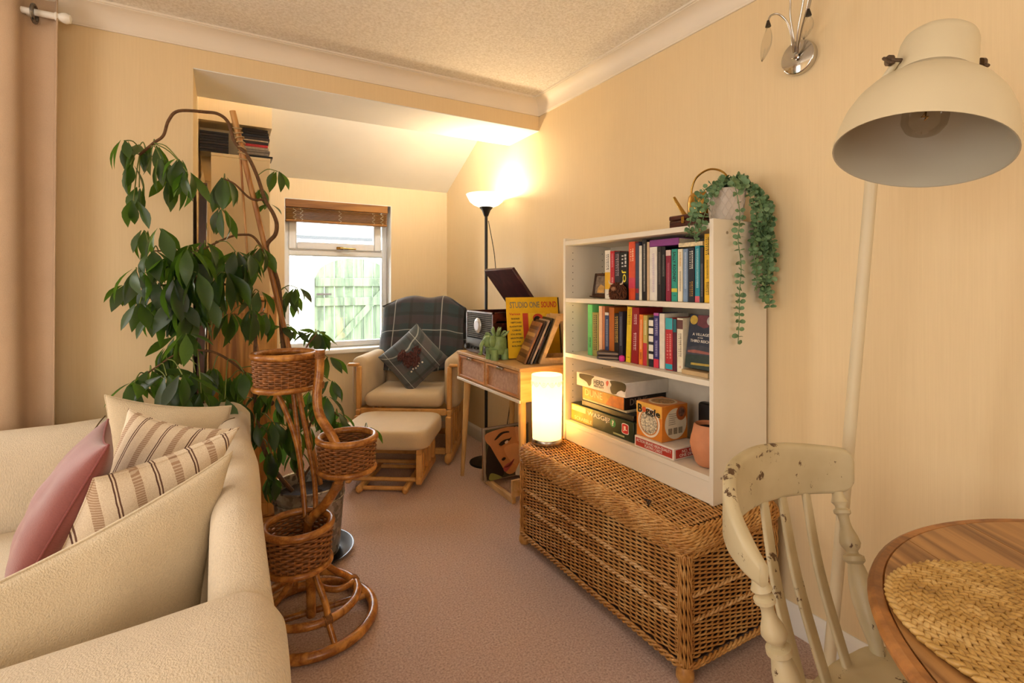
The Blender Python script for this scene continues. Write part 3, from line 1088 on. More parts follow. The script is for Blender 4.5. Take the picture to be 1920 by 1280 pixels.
def leafmesh(L, wd, curl, fold, mb=None, M=None):
    """one leaflet along +x, drooping with curl, folded along its midrib"""
    m = mb or MB()
    prof = [0.04, .42, .80, 1.0, .90, .52, .01]
    n = len(prof) - 1
    vs_, fs = [], []
    for i, p in enumerate(prof):
        t = i / n
        x = L * (t - .12 * curl * t * t)
        z = -curl * L * .42 * t * t
        hw = wd / 2 * p
        vs_ += [(x, hw, z + fold * hw), (x, 0, z), (x, -hw, z + fold * hw)]
    for i in range(n):
        for k in (0, 1):
            fs.append((3 * i + k, 3 * i + k + 1, 3 * i + 4 + k, 3 * i + 3 + k))
    return m.add(vs_, fs, M)


LEAF = [leafmesh(1, .34, c_, f_).mesh('leaf', m_leaf, 180, False) for c_, f_ in ((.35, .3), (.75, .4), (1.1, .25), (.1, .2))]
up_ = thing('umbrella_plant', 'tall umbrella plant with drooping dark green leaves trained up a cane', 'plant', (PX, PY, .27))
for nm, pts in BR:
    q = smoothpath(pts, 6)
    r0 = {'trunk': .011, 'stem_a': .010}.get(nm, .006)
    MB().tube(q, [r0 * (1 - .55 * i / len(q)) for i in range(len(q))], 8).build('stem', m_bark, up_, world=True)
allp = [p for nm, pts in BR for p in smoothpath(pts, 4)]
pt = MB()
stalks = 0
rest = MB()
nleaf = 0
rl = random.Random(21)
EXTRA = []
for c_ in CL:
    if (1.12 < c_[2] < 1.45 and c_[0] > -.22 and rl.random() < .5) or (c_[2] < .75 and rl.random() < .4):
        EXTRA.append((c_[0] + rl.uniform(-.07, .05), c_[1] + rl.uniform(-.05, .1), c_[2] + rl.uniform(-.09, .05), 5, c_[4] - 1, c_[5]))
for (x, y, z, n, sz, dr) in sorted(CL, key=lambda c: -c[4]) + EXTRA:
    k = rl.uniform(-.07, .04)
    hub = V((x * (1 + k), y * (1 + k), 1.22 + (z - 1.22) * (1 + k)))
    near = min(allp, key=lambda p: (p - hub).length + (.05 if p.z < hub.z - .1 else 0))
    midp = (near + hub) / 2 + V((0, 0, .02))
    pt.tube(smoothpath([near, midp, hub], 4), .0022, 5)
    stalks += 1
    a0 = rl.uniform(0, 2 * PI)
    for i in range(n):
        az = a0 + 2 * PI * i / n + rl.uniform(-.25, .25)
        d = R(dr + rl.uniform(-30, 20))
        L = sz * .0104 * rl.uniform(.8, 1.15)
        M = Matrix.Translation(hub) @ Matrix.Rotation(az, 4, 'Z') @ Matrix.Translation((.012, 0, 0)) @ Matrix.Rotation(d, 4, 'Y') @ Matrix.Rotation(rl.uniform(-.8, .8), 4, 'X')
        tip = M @ V((L, 0, -.2 * L))
        if tip.y > 2.66 and tip.x < -.1:
            continue
        if nleaf < 298:
            link('leaf', rl.choice(LEAF), up_, mtx=INV[up_.name] @ M @ Matrix.Diagonal((L, L * rl.uniform(.9, 1.15), L, 1)))
            nleaf += 1
        else:
            leafmesh(L, L * .36, .6, .3, rest, M)
pt.build('leaf_stalks', m_pet, up_, 180, world=True, recalc=False, kind='stuff')
if rest.v:
    rest.build('foliage', m_leaf, up_, 180, world=True, recalc=False, kind='stuff')
MB().tube([(.029, 2.500, 1.977), (.12, 2.492, 1.56), (.388, 2.478, .290)], [.0125, .0115, .0115], 10).build('support_cane', m_cane, None, label='thick bamboo cane that the umbrella plant is tied to', cat='cane')
MB().tube([(.058, 2.512, 1.803), (.098, 2.489, 1.159), (.20, 2.46, .285)], .005, 8).build('support_cane', m_cane, None, label='thin brown cane beside the thick one in the umbrella plant', cat='cane')
# jute twine round the cane
tw = MB()
for k in range(7):
    zc = 1.905 - k * .022
    xx = .029 + (1.977 - zc) * .2187
    tw.tube([(xx + .018 * math.cos(a), 2.497 + .018 * math.sin(a), zc + .006 * math.sin(a + k)) for a in [2 * PI * i / 14 for i in range(14)]], .003, 5, closed=True)
tw.build('twine', plain('#b79a6c', .9, var=.3, scale=300, name='jute_twine'), up_, 180, world=True, recalc=False)


# ================================================================ alcove: tall bookcase, discs, mirror, pine cupboard
m_creamlam = plain('#e4cda0', .5, var=.04, scale=4, name='cream_laminate')
bc = thing('tall_bookcase', 'tall cream bookcase standing end-on in the alcove, discs stacked on top', 'bookcase', (.08, 3.28, 0))
x0, x1, y0, y1, zt_ = -.066, .226, 3.2, 3.58, 1.947
MB().bev((x0, y0, .0), (x1, y0 + .018, zt_ - .018), .002).build('side_panel', m_creamlam, bc, world=True)
MB().bev((x0, y1 - .018, .0), (x1, y1, zt_ - .018), .002).build('side_panel', m_creamlam, bc, world=True)
MB().bev((x0, y0, zt_ - .018), (x1 + .002, y1, zt_), .002).build('top_panel', m_creamlam, bc, world=True)
MB().box((x0, y0 + .018, .0), (x0 + .005, y1 - .018, zt_ - .018)).build('back_panel', m_creamlam, bc, world=True)
for z in (.06, .42, .78, 1.14, 1.5):
    MB().bev((x0 + .005, y0 + .018, z), (x1 - .004, y1 - .018, z + .018), .002).build('shelf', m_creamlam, bc, world=True)
discs = []
tones = ['#1a1413', '#221a18', '#15100f', '#2a1f1c', '#1b1513', '#191312', '#241c1a', '#120e0d']
for k in range(8):
    discs.append(((-.119, .018), zt_ + k * .0145 + .001, .0135, tones[k % 8], 'black disc case in the left-hand pile on the tall bookcase, %s' % ['lowest one', 'second from the bottom', 'third from the bottom', 'fourth from the bottom', 'fifth from the bottom', 'third from the top', 'second from the top', 'topmost one'][k]))
tt = [('#15110f', 'black'), ('#8a7d6c', 'grey'), ('#7e7264', 'grey brown'), ('#a29480', 'pale grey'), ('#b3262a', 'bright red'), ('#2c2320', 'dark brown'), ('#b9a589', 'beige'), ('#3a2c26', 'umber'), ('#16161c', 'blue black'), ('#1a1413', 'black'), ('#201815', 'black')]
nm = ['lowest of the right-hand pile', 'second up in the right-hand pile', 'third up in the right-hand pile', 'fourth up, right under the red one', 'the only red one, mid pile', 'right above the red one', 'thin pale line above the dark one', 'fifth from the top of the right-hand pile', 'third from the top', 'second from the top', 'topmost of the right-hand pile']
zz = zt_ + .001
for k, (c_, w_) in enumerate(tt):
    th = .011 if k == 0 else (.0085 if k == 6 else .0148)
    discs.append(((.085 + rnd.uniform(-.006, .006), .222 + rnd.uniform(-.008, .004)) if k else (.078, .24), zz, th, c_, '%s disc case on the tall bookcase, %s' % (w_, nm[k])))
    zz += th + .0006
for (xa, xb), z, th, c_, lb in discs:
    d_ = thing('disc_case', lb, 'disc case', ((xa + xb) / 2, 3.27, z), 0, 'disc cases on the tall bookcase')
    MB().bev((xa, 3.202, z), (xb, 3.33, z + th), .0012).build('case', plain(c_, .3, var=.1), d_, world=True)
    MB().box((xa + .004, 3.2012, z + th * .25), (xb - .004, 3.2022, z + th * .8)).build('paper_insert', plain(c_, .7, var=.35, scale=90), d_, world=True)

mi = thing('leaning_mirror', 'tall dark wooden mirror with a rounded top, seen edge-on against the reveal', 'mirror', (-.09, 2.86, 0))


def roundtop(w_, h_, r, n=6):
    out = [(-w_ / 2, 0), (w_ / 2, 0)]
    for k in range(n + 1):
        a = R(90 * k / n)
        out.append((w_ / 2 - r + r * math.cos(a), h_ - r + r * math.sin(a)))
    for k in range(n + 1):
        a = R(90 + 90 * k / n)
        out.append((-w_ / 2 + r + r * math.cos(a), h_ - r + r * math.sin(a)))
    return out


Mm = frame((-.118, 2.86, .002), (0, 1, 0), (0, 0, 1)) @ Matrix.Rotation(R(0.6), 4, 'X')
MB().prism(roundtop(.36, 1.70, .10), 0, .028, Mm).build('frame', m_walnut, mi, world=True)
MB().prism(roundtop(.30, 1.64, .08), .0285, .031, Mm @ Matrix.Translation((0, .03, 0))).build('glass', plain('#b9b4aa', .05, 1.0), mi, world=True)

pc = thing('pine_cupboard', 'knotty pine cupboard half hidden behind the umbrella plant', 'cupboard', (.1, 3.03, 0))
px0, px1, py0, py1, pz = -.070, .235, 2.84, 3.17, 1.16
MB().bev((px0, py0 + .02, .03), (px1, py1, pz - .02), .003).build('carcass', m_pine, pc, world=True)
MB().bev((px0 - .002, py0 - .006, pz - .02), (px1 + .01, py1, pz), .006).build('top', m_pine, pc, world=True)
dr_ = MB().bev((px0 + .02, py0 + .008, .09), (px1 - .02, py0 + .02, pz - .05), .003).build('door', m_pine, pc, world=True)
for a, b in (((px0 + .003, .05), (px0 + .045, pz - .025)), ((px1 - .045, .05), (px1 - .003, pz - .025)), ((px0 + .045, .05), (px1 - .045, .11)), ((px0 + .045, pz - .085), (px1 - .045, pz - .025))):
    MB().bev((a[0], py0, a[1]), (b[0], py0 + .012, b[1]), .003).build('door_rail', m_pine, dr_, world=True)
MB().lathe([(0, 0), (.006, 0), (.006, .012), (.014, .02), (.013, .028), (0, .032)], 12, frame((px1 - .03, py0, .62), (1, 0, 0), (0, 0, 1)) ).build('knob', m_walnut, dr_, world=True)
MB().bev((px0 + .005, py0 + .01, 0), (px1 - .005, py1, .03), .003).build('plinth', m_pine, pc, world=True)


# ================================================================ glider armchair, footstool, throw, cushion
m_pad = fabric('pale_beige_pad', '#cbb594', 500, .3, .10)
GR = R(-33)
gl = thing('glider_chair', 'glider armchair with beech frame and beige padded arms in the window corner', 'armchair', (1.215, 3.60, 0), GR)


def lbox(name, a, b, r, mat, parent, seg=4):
    return soft(name, a, b, r, mat, parent, seg, world=False)


lbox('seat_cushion', (-.275, -.29, .375), (.275, .22, .475), .045, m_pad, gl)
bo = MB()
s_ = []
for k in range(10):
    t = k / 9
    z = .44 + .60 * t
    hw = .30 - .03 * (1 - t) - .10 * max(0, (t - .72) / .28) ** 2
    yy = .16 + .17 * t
    s_.append([(x, y, z) for x, y in rrect(-hw, hw, yy, yy + .13 - .05 * max(0, t - .8) / .2, .05, 5)])
loft(s_).build('back_cushion', m_pad, gl, 80)
for sx in (-1, 1):
    def ax(a, b, a2, b2, a3, b3):
        return (min(sx * a, sx * b), a2, a3), (max(sx * a, sx * b), b2, b3)
    p = ax(.272, .385, -.235, .25, .36, .715)
    lbox('arm_pad', *p, .05, m_pad, gl, 6)
    p = ax(.315, .395, -.27, -.235, .655, .675)
    MB().bev(*p, .006).build('arm_rest', m_beech, gl)
    p = ax(.30, .335, -.268, -.238, .36, .656)
    MB().bev(*p, .006).build('arm_post', m_beech, gl)
    p = ax(.30, .335, -.28, .30, .315, .36)
    MB().bev(*p, .008).build('seat_rail', m_beech, gl)
    p = ax(.295, .34, -.33, .33, .0, .075)
    MB().bev(*p, .02).build('runner', m_beech, gl)
    p = ax(.297, .337, -.30, -.255, .07, .32)
    MB().bev(*p, .006).build('post', m_beech, gl)
    p = ax(.297, .337, .255, .30, .07, .32)
    MB().bev(*p, .006).build('post', m_beech, gl)
    for k in range(5):
        y = -.19 + k * .095
        p = ax(.305, .329, y - .014, y + .014, .07, .32)
        MB().bev(*p, .006).build('spindle', m_beech, gl)
for y in (-.24, .24):
    MB().bev((-.295, y - .018, .05), (.295, y + .018, .09), .006).build('cross_bar', m_beech, gl)
MB().bev((-.30, -.285, .325), (.30, -.26, .37), .006).build('front_rail', m_beech, gl)

OT = thing('glider_footstool', 'beech footstool with a pale padded top in front of the glider chair', 'footstool', (.915, 3.105, 0), GR)
so = MB()
s_ = []
for z, e in ((.262, .012), (.27, .004), (.285, 0), (.33, 0), (.352, .003), (.364, .012), (.370, .03)):
    s_.append([(x, y, z) for x, y in rrect(-.275 + e, .275 - e, -.25 + e, .25 - e, .085, 6)])
loft(s_).build('pad', m_pad, OT, 80)
for sx in (-1, 1):
    def ax2(a, b, a2, b2, a3, b3):
        return (min(sx * a, sx * b), a2, a3), (max(sx * a, sx * b), b2, b3)
    MB().bev(*ax2(.195, .23, -.20, .20, .22, .262), .006).build('top_rail', m_beech, OT)
    MB().bev(*ax2(.192, .232, -.205, .205, .045, .09), .01).build('runner', m_beech, OT)
    for y in (-.175, .175):
        MB().bev(*ax2(.195, .23, y - .02, y + .02, .085, .225), .005).build('post', m_beech, OT)
    for k in range(3):
        y = -.09 + .09 * k
        MB().bev(*ax2(.202, .222, y - .011, y + .011, .085, .225), .005).build('spindle', m_beech, OT)
    MB().bev(*ax2(.12, .155, -.235, .20, .0, .045), .012).build('foot_rail', m_beech, OT)
for y, z in ((-.15, .06), (.15, .06), (-.19, .022), (.16, .022)):
    hw = .195 if z > .03 else .125
    MB().tube([(-hw, y, z), (hw, y, z)], .013, 10).build('cross_bar', m_beech, OT)


def plaid(name, s=1.0, base='#2a3136', alt='#1c3a3f', third='#43323c'):
    t = NT(name)
    x, y, z = t.sep()

    def st_(p, f, c, hw):
        return t.math('LESS_THAN', t.math('ABSOLUTE', t.math('SUBTRACT', t.math('FRACT', t.math('MULTIPLY', p, f)), c)), hw)
    f = 5.2 * s
    v = t.math('ADD', z, t.math('MULTIPLY', y, .55))
    c = t.mix(t.math('MULTIPLY', st_(x, f, .3, .2), .75), srgb(base), srgb(alt))
    c = t.mix(t.math('MULTIPLY', st_(v, f, .3, .2), .6), c, srgb(third))
    c = t.mix(t.math('MULTIPLY', st_(x, f, .55, .06), .5), c, srgb('#11151a'))
    c = t.mix(t.math('MULTIPLY', st_(v, f, .6, .07), .5), c, srgb('#11151a'))
    c = t.mix(t.math('MULTIPLY', st_(x, f * .5, .42, .010), .75), c, srgb('#b9bcb6'))
    c = t.mix(t.math('MULTIPLY', st_(v, f * .5, .40, .010), .75), c, srgb('#b9bcb6'))
    c = t.mix(t.math('MULTIPLY', t.noise(300, 2), .25), c, srgb('#6a6a68'))
    t.fin(c, .95)
    t.b.inputs['Sheen Weight'].default_value = .4
    t.bump(t.noise(500, 3), .4, .003)
    return t.m


m_plaid = plaid('dark_tartan_wool')
th_ = thing('throw_blanket', 'dark green and grey tartan blanket draped over the glider chair back', 'blanket', (1.215, 3.60, .45), GR)


def bfn(u, v):
    # u across, v from the seat up the front of the back, over the top and down behind
    if v < .62:
        t = v / .62
        z = .10 + .51 * t
        y = .135 + .175 * t + .004 * math.sin(u * 21 + v * 5)
    elif v < .78:
        a = (v - .62) / .16 * PI
        z = .61 + .045 * math.sin(a)
        y = .385 - .075 * math.cos(a)
    else:
        t = (v - .78) / .22
        z = .61 - .28 * t
        y = .46 - .02 * t
    X = u * 2 - 1
    hw = .335 if v < .3 else .335 + .01 * math.sin(v * 9)
    zz = z - .11 * max(0, abs(X) - .45) ** 1.7 * (1 if z > .3 else z / .3) * 2.0 + .008 * math.sin(u * 17 + 2 * v)
    yy = y + .05 * abs(X) ** 3 * (1 if y < .39 else -1) + .006 * math.sin(u * 25 + v * 8)
    return (X * hw, yy - .012, zz + .012)


bo_ = MB().grid(bfn, 40, 44).build('cloth', m_plaid, th_, 180)
sd = bo_.modifiers.new('thickness', 'SOLIDIFY')
sd.thickness = .008
sd.offset = 1
m_plaid2 = plaid('soft_tartan_wool', 1.6, '#4a4f50', '#39484a', '#5a5052')
L_ = V((.839, -.545, 0))
U_ = V((.545 * .38, .839 * .38, .925))
ex, ey = (L_ + U_).normalized(), (U_ - L_).normalized()
cc = V((1.205, 3.565, .685))
wd = .37
tc = cushion('scatter_cushion', 'tartan cushion with a maroon tufted patch, standing on its corner in the glider chair', m_plaid2, cc + ex * wd / 2 + ey * wd / 2, -ex, ey, wd, wd, .13, pinch=.05)
pm = MB()
m_tuft = plain('#5c3430', .95, var=.45, scale=70, bump=1, bscale=180, name='maroon_tufts')
tr_ = random.Random(5)


def lobe(cx, cy, rx, ry, rot, n):
    for k in range(n):
        a = tr_.uniform(0, 2 * PI)
        q = math.sqrt(tr_.random())
        lx, ly = rx * q * math.cos(a), ry * q * math.sin(a)
        X = cx + lx * math.cos(rot) - ly * math.sin(rot)
        Y = cy + lx * math.sin(rot) + ly * math.cos(rot)
        u, v = X / (wd / 2), Y / (wd / 2)
        zz = .065 * ((1 - u * u) ** .42) * ((1 - v * v) ** .42)
        d = tr_.uniform(-.5, .5) - 2.3
        pm.tube([(X, Y, zz - .004), (X + .008 * math.cos(d), Y + .008 * math.sin(d), zz + .009), (X + .022 * math.cos(d), Y + .022 * math.sin(d), zz + .006)], [.0045, .005, .002], 5)


lobe(-.012, -.02, .055, .062, .6, 170)
lobe(-.045, .06, .04, .03, .4, 60)
lobe(.06, .01, .03, .03, .2, 40)
pm.build('tufted_patch', m_tuft, tc, 180, recalc=False, kind='stuff')
for k in range(6):
    X, Y = -.075 + k * .02, -.09 + .006 * math.sin(k * 2)
    u, v = X / (wd / 2), Y / (wd / 2)
    zz = .065 * ((1 - u * u) ** .42) * ((1 - v * v) ** .42)
    MB().lathe([(0, -.007), (.006, -.004), (.007, 0), (.006, .004), (0, .007)], 8, Matrix.Translation((X, Y, zz + .003))).build('bobble', plain('#e3ded4', .9), tc, 180)


# ================================================================ console table and what stands on it
ct = thing('console_table', 'pale oak console table with two rattan fronted drawers and tapered legs', 'console table', (1.505, 2.56, 0))
cx0, cx1, cy0, cy1, cz0, cz1 = 1.29, 1.715, 2.17, 2.955, .625, .80
m_whiteedge = plain('#e9ddc8', .45, var=.05, name='pale_edge_trim')
MB().bev((cx0 - .004, cy0 - .004, cz1 - .018), (cx1, cy1 + .004, cz1), .003).build('top', m_oak, ct, world=True)
c_ = MB()
c_.box((cx0 + .022, cy0, cz0 + .014), (cx1, cy0 + .014, cz1 - .018)).box((cx0 + .022, cy1 - .014, cz0 + .014), (cx1, cy1, cz1 - .018))
c_.box((cx1 - .012, cy0 + .014, cz0 + .014), (cx1, cy1 - .014, cz1 - .018)).box((cx0 + .004, cy0, cz0), (cx1, cy1, cz0 + .014))
c_.box((cx0 + .004, 2.556, cz0 + .014), (cx1 - .012, 2.57, cz1 - .018)).box((cx0 + .002, cy0, cz0 + .014), (cx0 + .022, cy0 + .014, cz1 - .018)).box((cx0 + .002, cy1 - .014, cz0 + .014), (cx0 + .022, cy1, cz1 - .018))
c_.build('carcass', m_oak, ct, world=True)
MB().bev((cx0 - .004, cy0, cz0 - .004), (cx0 + .004, cy1, cz0 + .012), .002).build('front_edge', m_whiteedge, ct, world=True)


def _rattanpanel():
    t = NT('woven_rattan_panel')
    x, y, z = t.sep()
    a = t.math('SINE', t.math('MULTIPLY', y, 900))
    b = t.math('SINE', t.math('MULTIPLY', z, 900))
    f = t.math('ADD', t.math('MULTIPLY', t.math('MULTIPLY', a, b), .35), t.math('ADD', t.math('MULTIPLY', t.noise(60, 4), .6), .1))
    t.fin(t.ramp(f, [(.1, srgb('#a06c46')), (.5, srgb('#cf9c72')), (.8, srgb('#e8c29c'))]), .6)
    t.bump(t.math('MULTIPLY', a, b), .6, .002)
    return t.m


m_rpanel = _rattanpanel()
m_drw = wood('reddish_oak_frame', '#b07038', '#d79a5c', 9, (1, .1, 1), .45, .05, 4)
for (ya, yb) in ((cy0 + .017, 2.553), (2.573, cy1 - .017)):
    d = MB().box((cx0 + .012, ya, cz0 + .018), (cx0 + .024, yb, cz1 - .022)).build('drawer', m_rpanel, ct, world=True)
    fr = .013
    for a, b in (((ya, cz0 + .018), (ya + fr, cz1 - .022)), ((yb - fr, cz0 + .018), (yb, cz1 - .022)), ((ya + fr, cz0 + .018), (yb - fr, cz0 + .018 + fr)), ((ya + fr, cz1 - .022 - fr), (yb - fr, cz1 - .022))):
        MB().bev((cx0 + .001, a[0], a[1]), (cx0 + .013, b[0], b[1]), .002).build('drawer_rail', m_drw, d, world=True)
    yc = (ya + yb) / 2
    h = MB().bev((cx0 - .012, yc - .034, cz1 - .026), (cx0 + .006, yc + .034, cz1 - .0225), .001).bev((cx0 - .014, yc - .034, cz1 - .036), (cx0 - .0105, yc + .034, cz1 - .0225), .001)
    h.build('handle', m_chrome, d, world=True)
for sx, sy, x, y in ((0, 1, cx0 + .045, cy1 - .06), (0, -1, cx0 + .045, cy0 + .06), (1, 1, cx1 - .05, cy1 - .06), (1, -1, cx1 - .05, cy0 + .06)):
    ox = -.015 if sx == 0 else .01
    MB().tube([(x, y, cz0), (x + ox, y + sy * .05, .0)], [.022, .012], 12).build('leg', m_leg, ct, world=True)

# ---------------------------------------------------------------- floor lamp
m_glow = emis('lit_opal_glass', '#fff0d2', 1.6)
fl = thing('uplighter_lamp', 'slim black uplighter floor lamp with a glowing white bowl', 'floor lamp', (1.555, 3.072, 0))
lx, ly = 1.555, 3.072
MB().lathe([(0, 0), (.112, 0), (.115, .006), (.112, .014), (.05, .022), (.018, .03), (0, .03)], 36, Matrix.Translation((lx, ly, 0))).build('base', m_black, fl, world=True)
MB().tube([(lx, ly, .02), (lx, ly, .9), (lx, ly, 1.70)], .0105, 12).build('pole', m_black, fl, world=True)
MB().lathe([(0, 1.685), (.014, 1.69), (.018, 1.70), (.03, 1.73), (.046, 1.748), (.046, 1.752), (0, 1.752)], 28, Matrix.Translation((lx, ly, 0))).build('cup', m_black, fl, world=True)
MB().lathe([(.0, 1.7525), (.05, 1.753), (.085, 1.768), (.112, 1.79), (.133, 1.83), (.137, 1.838), (.131, 1.838), (.108, 1.796), (.08, 1.774), (.045, 1.761), (0, 1.760)], 40, Matrix.Translation((lx, ly, 0))).build('bowl', m_glow, fl, world=True)
cd = smoothpath([(lx + .012, ly - .01, 1.66), (lx + .05, ly - .02, 1.45), (lx + .05, ly - .06, 1.28), (lx + .07, ly - .11, 1.16), (lx + .12, ly - .13, 1.06), (lx + .14, ly - .1, .5), (lx + .1, ly - .05, .06)], 6)
ca = MB().tube(cd, .0028, 6).build('cable', m_black, fl, world=True)
MB().bev((-.010, -.008, -.035), (.010, .008, .035), .004, Matrix.Translation((lx + .063, ly - .095, 1.19)) @ Matrix.Rotation(R(-14), 4, 'Y')).build('switch', m_black, ca, world=True)
pl_ = bpy.data.lights.new('uplighter_bulb', 'POINT')
pl_.energy, pl_.color, pl_.shadow_soft_size = 13, (1.0, .79, .52), .04
po = bpy.data.objects.new('uplighter_bulb', pl_)
po.location = (lx, ly, 1.84)
C.objects.link(po)

# ---------------------------------------------------------------- record player
rp = thing('record_player', 'retro mahogany record player with grille front, its maroon lid propped open', 'record player', (1.495, 2.735, .80))
ax_, bx_, ay_, by_, az_, bz_ = 1.335, 1.655, 2.552, 2.918, .806, 1.06
c_ = MB()
c_.box((ax_ + .01, ay_, az_), (bx_, ay_ + .012, bz_)).box((ax_ + .01, by_ - .012, az_), (bx_, by_, bz_)).box((bx_ - .012, ay_, az_), (bx_, by_, bz_)).box((ax_ + .01, ay_, az_), (bx_, by_, az_ + .01)).box((ax_ + .02, ay_, bz_ - .06), (bx_, by_, bz_ - .05))
for y in (ay_, by_ - .012):
    c_.box((ax_, y, az_), (ax_ + .012, y + .012, bz_))
c_.box((ax_, ay_, bz_ - .01), (ax_ + .012, by_, bz_)).box((ax_, ay_, az_), (ax_ + .012, by_, az_ + .008))
c_.build('cabinet', m_mahog, rp, world=True)
m_grille = plain('#6d6456', .6, var=.25, scale=300, name='speaker_cloth')
MB().box((ax_ + .006, ay_ + .012, .895), (ax_ + .01, by_ - .012, bz_ - .01)).build('speaker_cloth', plain('#2a2622', .8, var=.3, scale=200), rp, world=True)
gb = MB().bev((ax_ + .001, ay_ + .014, 0), (ax_ + .006, by_ - .014, .0055), .001).mesh('grille_bar', plain('#6a6355', .6, var=.25, scale=60))
for k in range(13):
    link('grille_bar', gb, rp, mtx=INV[rp.name] @ Matrix.Translation((0, 0, .900 + k * .0115)))
Mf = frame((ax_ - .003, 2.745, .975), (0, -1, 0), (0, 0, 1))
dl = MB().lathe([(0, .008), (.036, .008), (.042, .006), (.046, 0), (.043, -.006), (0, -.006)], 30, Mf).build('dial', plain('#d8d3cc', .25, .4), rp, world=True)
MB().lathe([(0, .0085), (.030, .0085), (.030, .0095), (0, .0095)], 30, Mf).build('dial_face', plain('#b8b2c0', .3), dl, world=True)
pn = MB().bev((ax_ - .004, ay_ + .012, .814), (ax_ + .008, by_ - .012, .893), .002).build('control_panel', plain('#4a4743', .4, .6), rp, world=True)
MB().box((ax_ - .0055, ay_ + .03, .862), (ax_ - .004, by_ - .03, .885)).build('tuning_scale', plain('#3a3836', .3, var=.3, scale=120), pn, world=True)
for y, r in ((2.875, .018), (2.61, .018), (2.80, .008), (2.76, .008), (2.72, .008)):
    MB().lathe([(0, .022), (r * .85, .022), (r, .016), (r, 0), (0, 0)], 18, frame((ax_ - .004, y, .838), (0, -1, 0), (0, 0, 1))).build('knob', m_black, pn, world=True)
ang = math.atan2(1.31 - bz_, bx_ - 1.46)
Ml = frame((bx_, (ay_ + by_) / 2, bz_ + .002), (-math.cos(ang), 0, math.sin(ang)), (0, 1, 0))
m_lid = wood('maroon_lid', '#3a1a1c', '#5b2d2e', 8, (.2, 1, 1), .35, .02, 3)
MB().bev((0, -.183, -.022), (.318, .183, 0), .003, Ml).build('lid', m_lid, rp, world=True)
MB().tube([(1.60, 2.56, bz_ - .02), tuple(Ml @ V((.12, -.176, -.01)))], .003, 6).build('lid_stay', m_chrome, rp, world=True)
MB().lathe([(0, 0), (.14, 0), (.14, .008), (0, .008)], 36, Matrix.Translation((1.5, 2.735, bz_ - .049))).build('turntable', m_black, rp, world=True)

# ---------------------------------------------------------------- green elephant planter
m_jade = plain('#7f9a5c', .35, var=.22, scale=35, bump=.15, bscale=60, name='green_glaze')
el = thing('elephant_planter', 'small green glazed elephant planter holding a succulent beside the record player', 'planter', (1.338, 2.505, .801))
E0 = Matrix.Translation((1.338, 2.505, .801)) @ Matrix.Diagonal((1.08, 1.08, 1.2, 1))


def blob(mb, c, r, M=E0, n=16, m=10):
    mb.grid(lambda a, b: (c[0] + r[0] * math.cos(2 * PI * a) * math.sin(PI * b), c[1] + r[1] * math.sin(2 * PI * a) * math.sin(PI * b), c[2] + r[2] * math.cos(PI * b)), n, m, True, False, M)
    return mb


bd = MB()
bd.lathe([(0, .024), (.046, .026), (.053, .05), (.052, .085), (.045, .108), (.040, .110), (.040, .10), (0, .095)], 24, E0)
bd.build('body', m_jade, el, world=True)
for dx, dy in ((-.03, -.03), (-.03, .03), (.03, -.03), (.03, .03)):
    MB().lathe([(0, 0), (.021, 0), (.019, .03), (.021, .05), (0, .055)], 14, E0 @ Matrix.Translation((dx, dy, 0))).build('leg', m_jade, el, world=True)
hd = blob(MB(), (-.052, .0, .085), (.03, .03, .03)).build('head', m_jade, el, 180, world=True)
MB().tube([E0 @ V(p) for p in smoothpath([(-.075, 0, .09), (-.092, 0, .07), (-.094, 0, .045), (-.09, .01, .028), (-.102, .018, .03)], 5)], [.013 - .0004 * i for i in range(21)], 10).build('trunk', m_jade, hd, 180, world=True)
for s in (-1, 1):
    blob(MB(), (-.045, s * .036, .088), (.022, .008, .028)).build('ear', m_jade, hd, 180, world=True)
sm = plain('#8ca36a', .5, var=.25, scale=40, name='succulent_leaf')
re_ = random.Random(3)
for k in range(11):
    a = k * 2.4
    rr = .008 + .002 * k
    p = (rr * math.cos(a), rr * math.sin(a), .105)
    q = (rr * 1.9 * math.cos(a), rr * 1.9 * math.sin(a), .138 - .002 * k)
    e = (rr * 2.6 * math.cos(a) + .004, rr * 2.6 * math.sin(a), .142 - .003 * k + re_.uniform(0, .025))
    MB().tube([E0 @ V(x) for x in smoothpath([p, q, e], 4)], [.004, .006, .007, .008, .008, .007, .006, .004, .002], 8).build('succulent_leaf', sm, el, 180, world=True)

# ---------------------------------------------------------------- record sleeves on the table
m_yel = plain('#e8b818', .5, var=.08, scale=20, name='yellow_card')
m_red = plain('#c8432a', .5, var=.1)
m_ink = plain('#2b2a22', .6, var=.1)
m_grey = plain('#8b8466', .6, var=.2)


def lean(c, xdir, up):
    return frame(c, xdir, up)


lp = thing('record_sleeve', 'yellow record sleeve lettered STUDIO ONE SOUND propped on the console table', 'record', (1.53, 2.46, .801))
Ml = lean((1.552, 2.455, .978), (1, -.05, 0), (0, .12, .99))
MB().bev((-.172, -.172, -.004), (.172, .172, .0), .001, Ml).build('sleeve', m_yel, lp, world=True)


def lpt(s, x, y, w_, mt, h_=None, bold=.02):
    text('lettering', s, .03, mt, lp, Ml @ Matrix.Translation((x, y, .0004)), width=w_, height=h_, world=True, bold=bold)


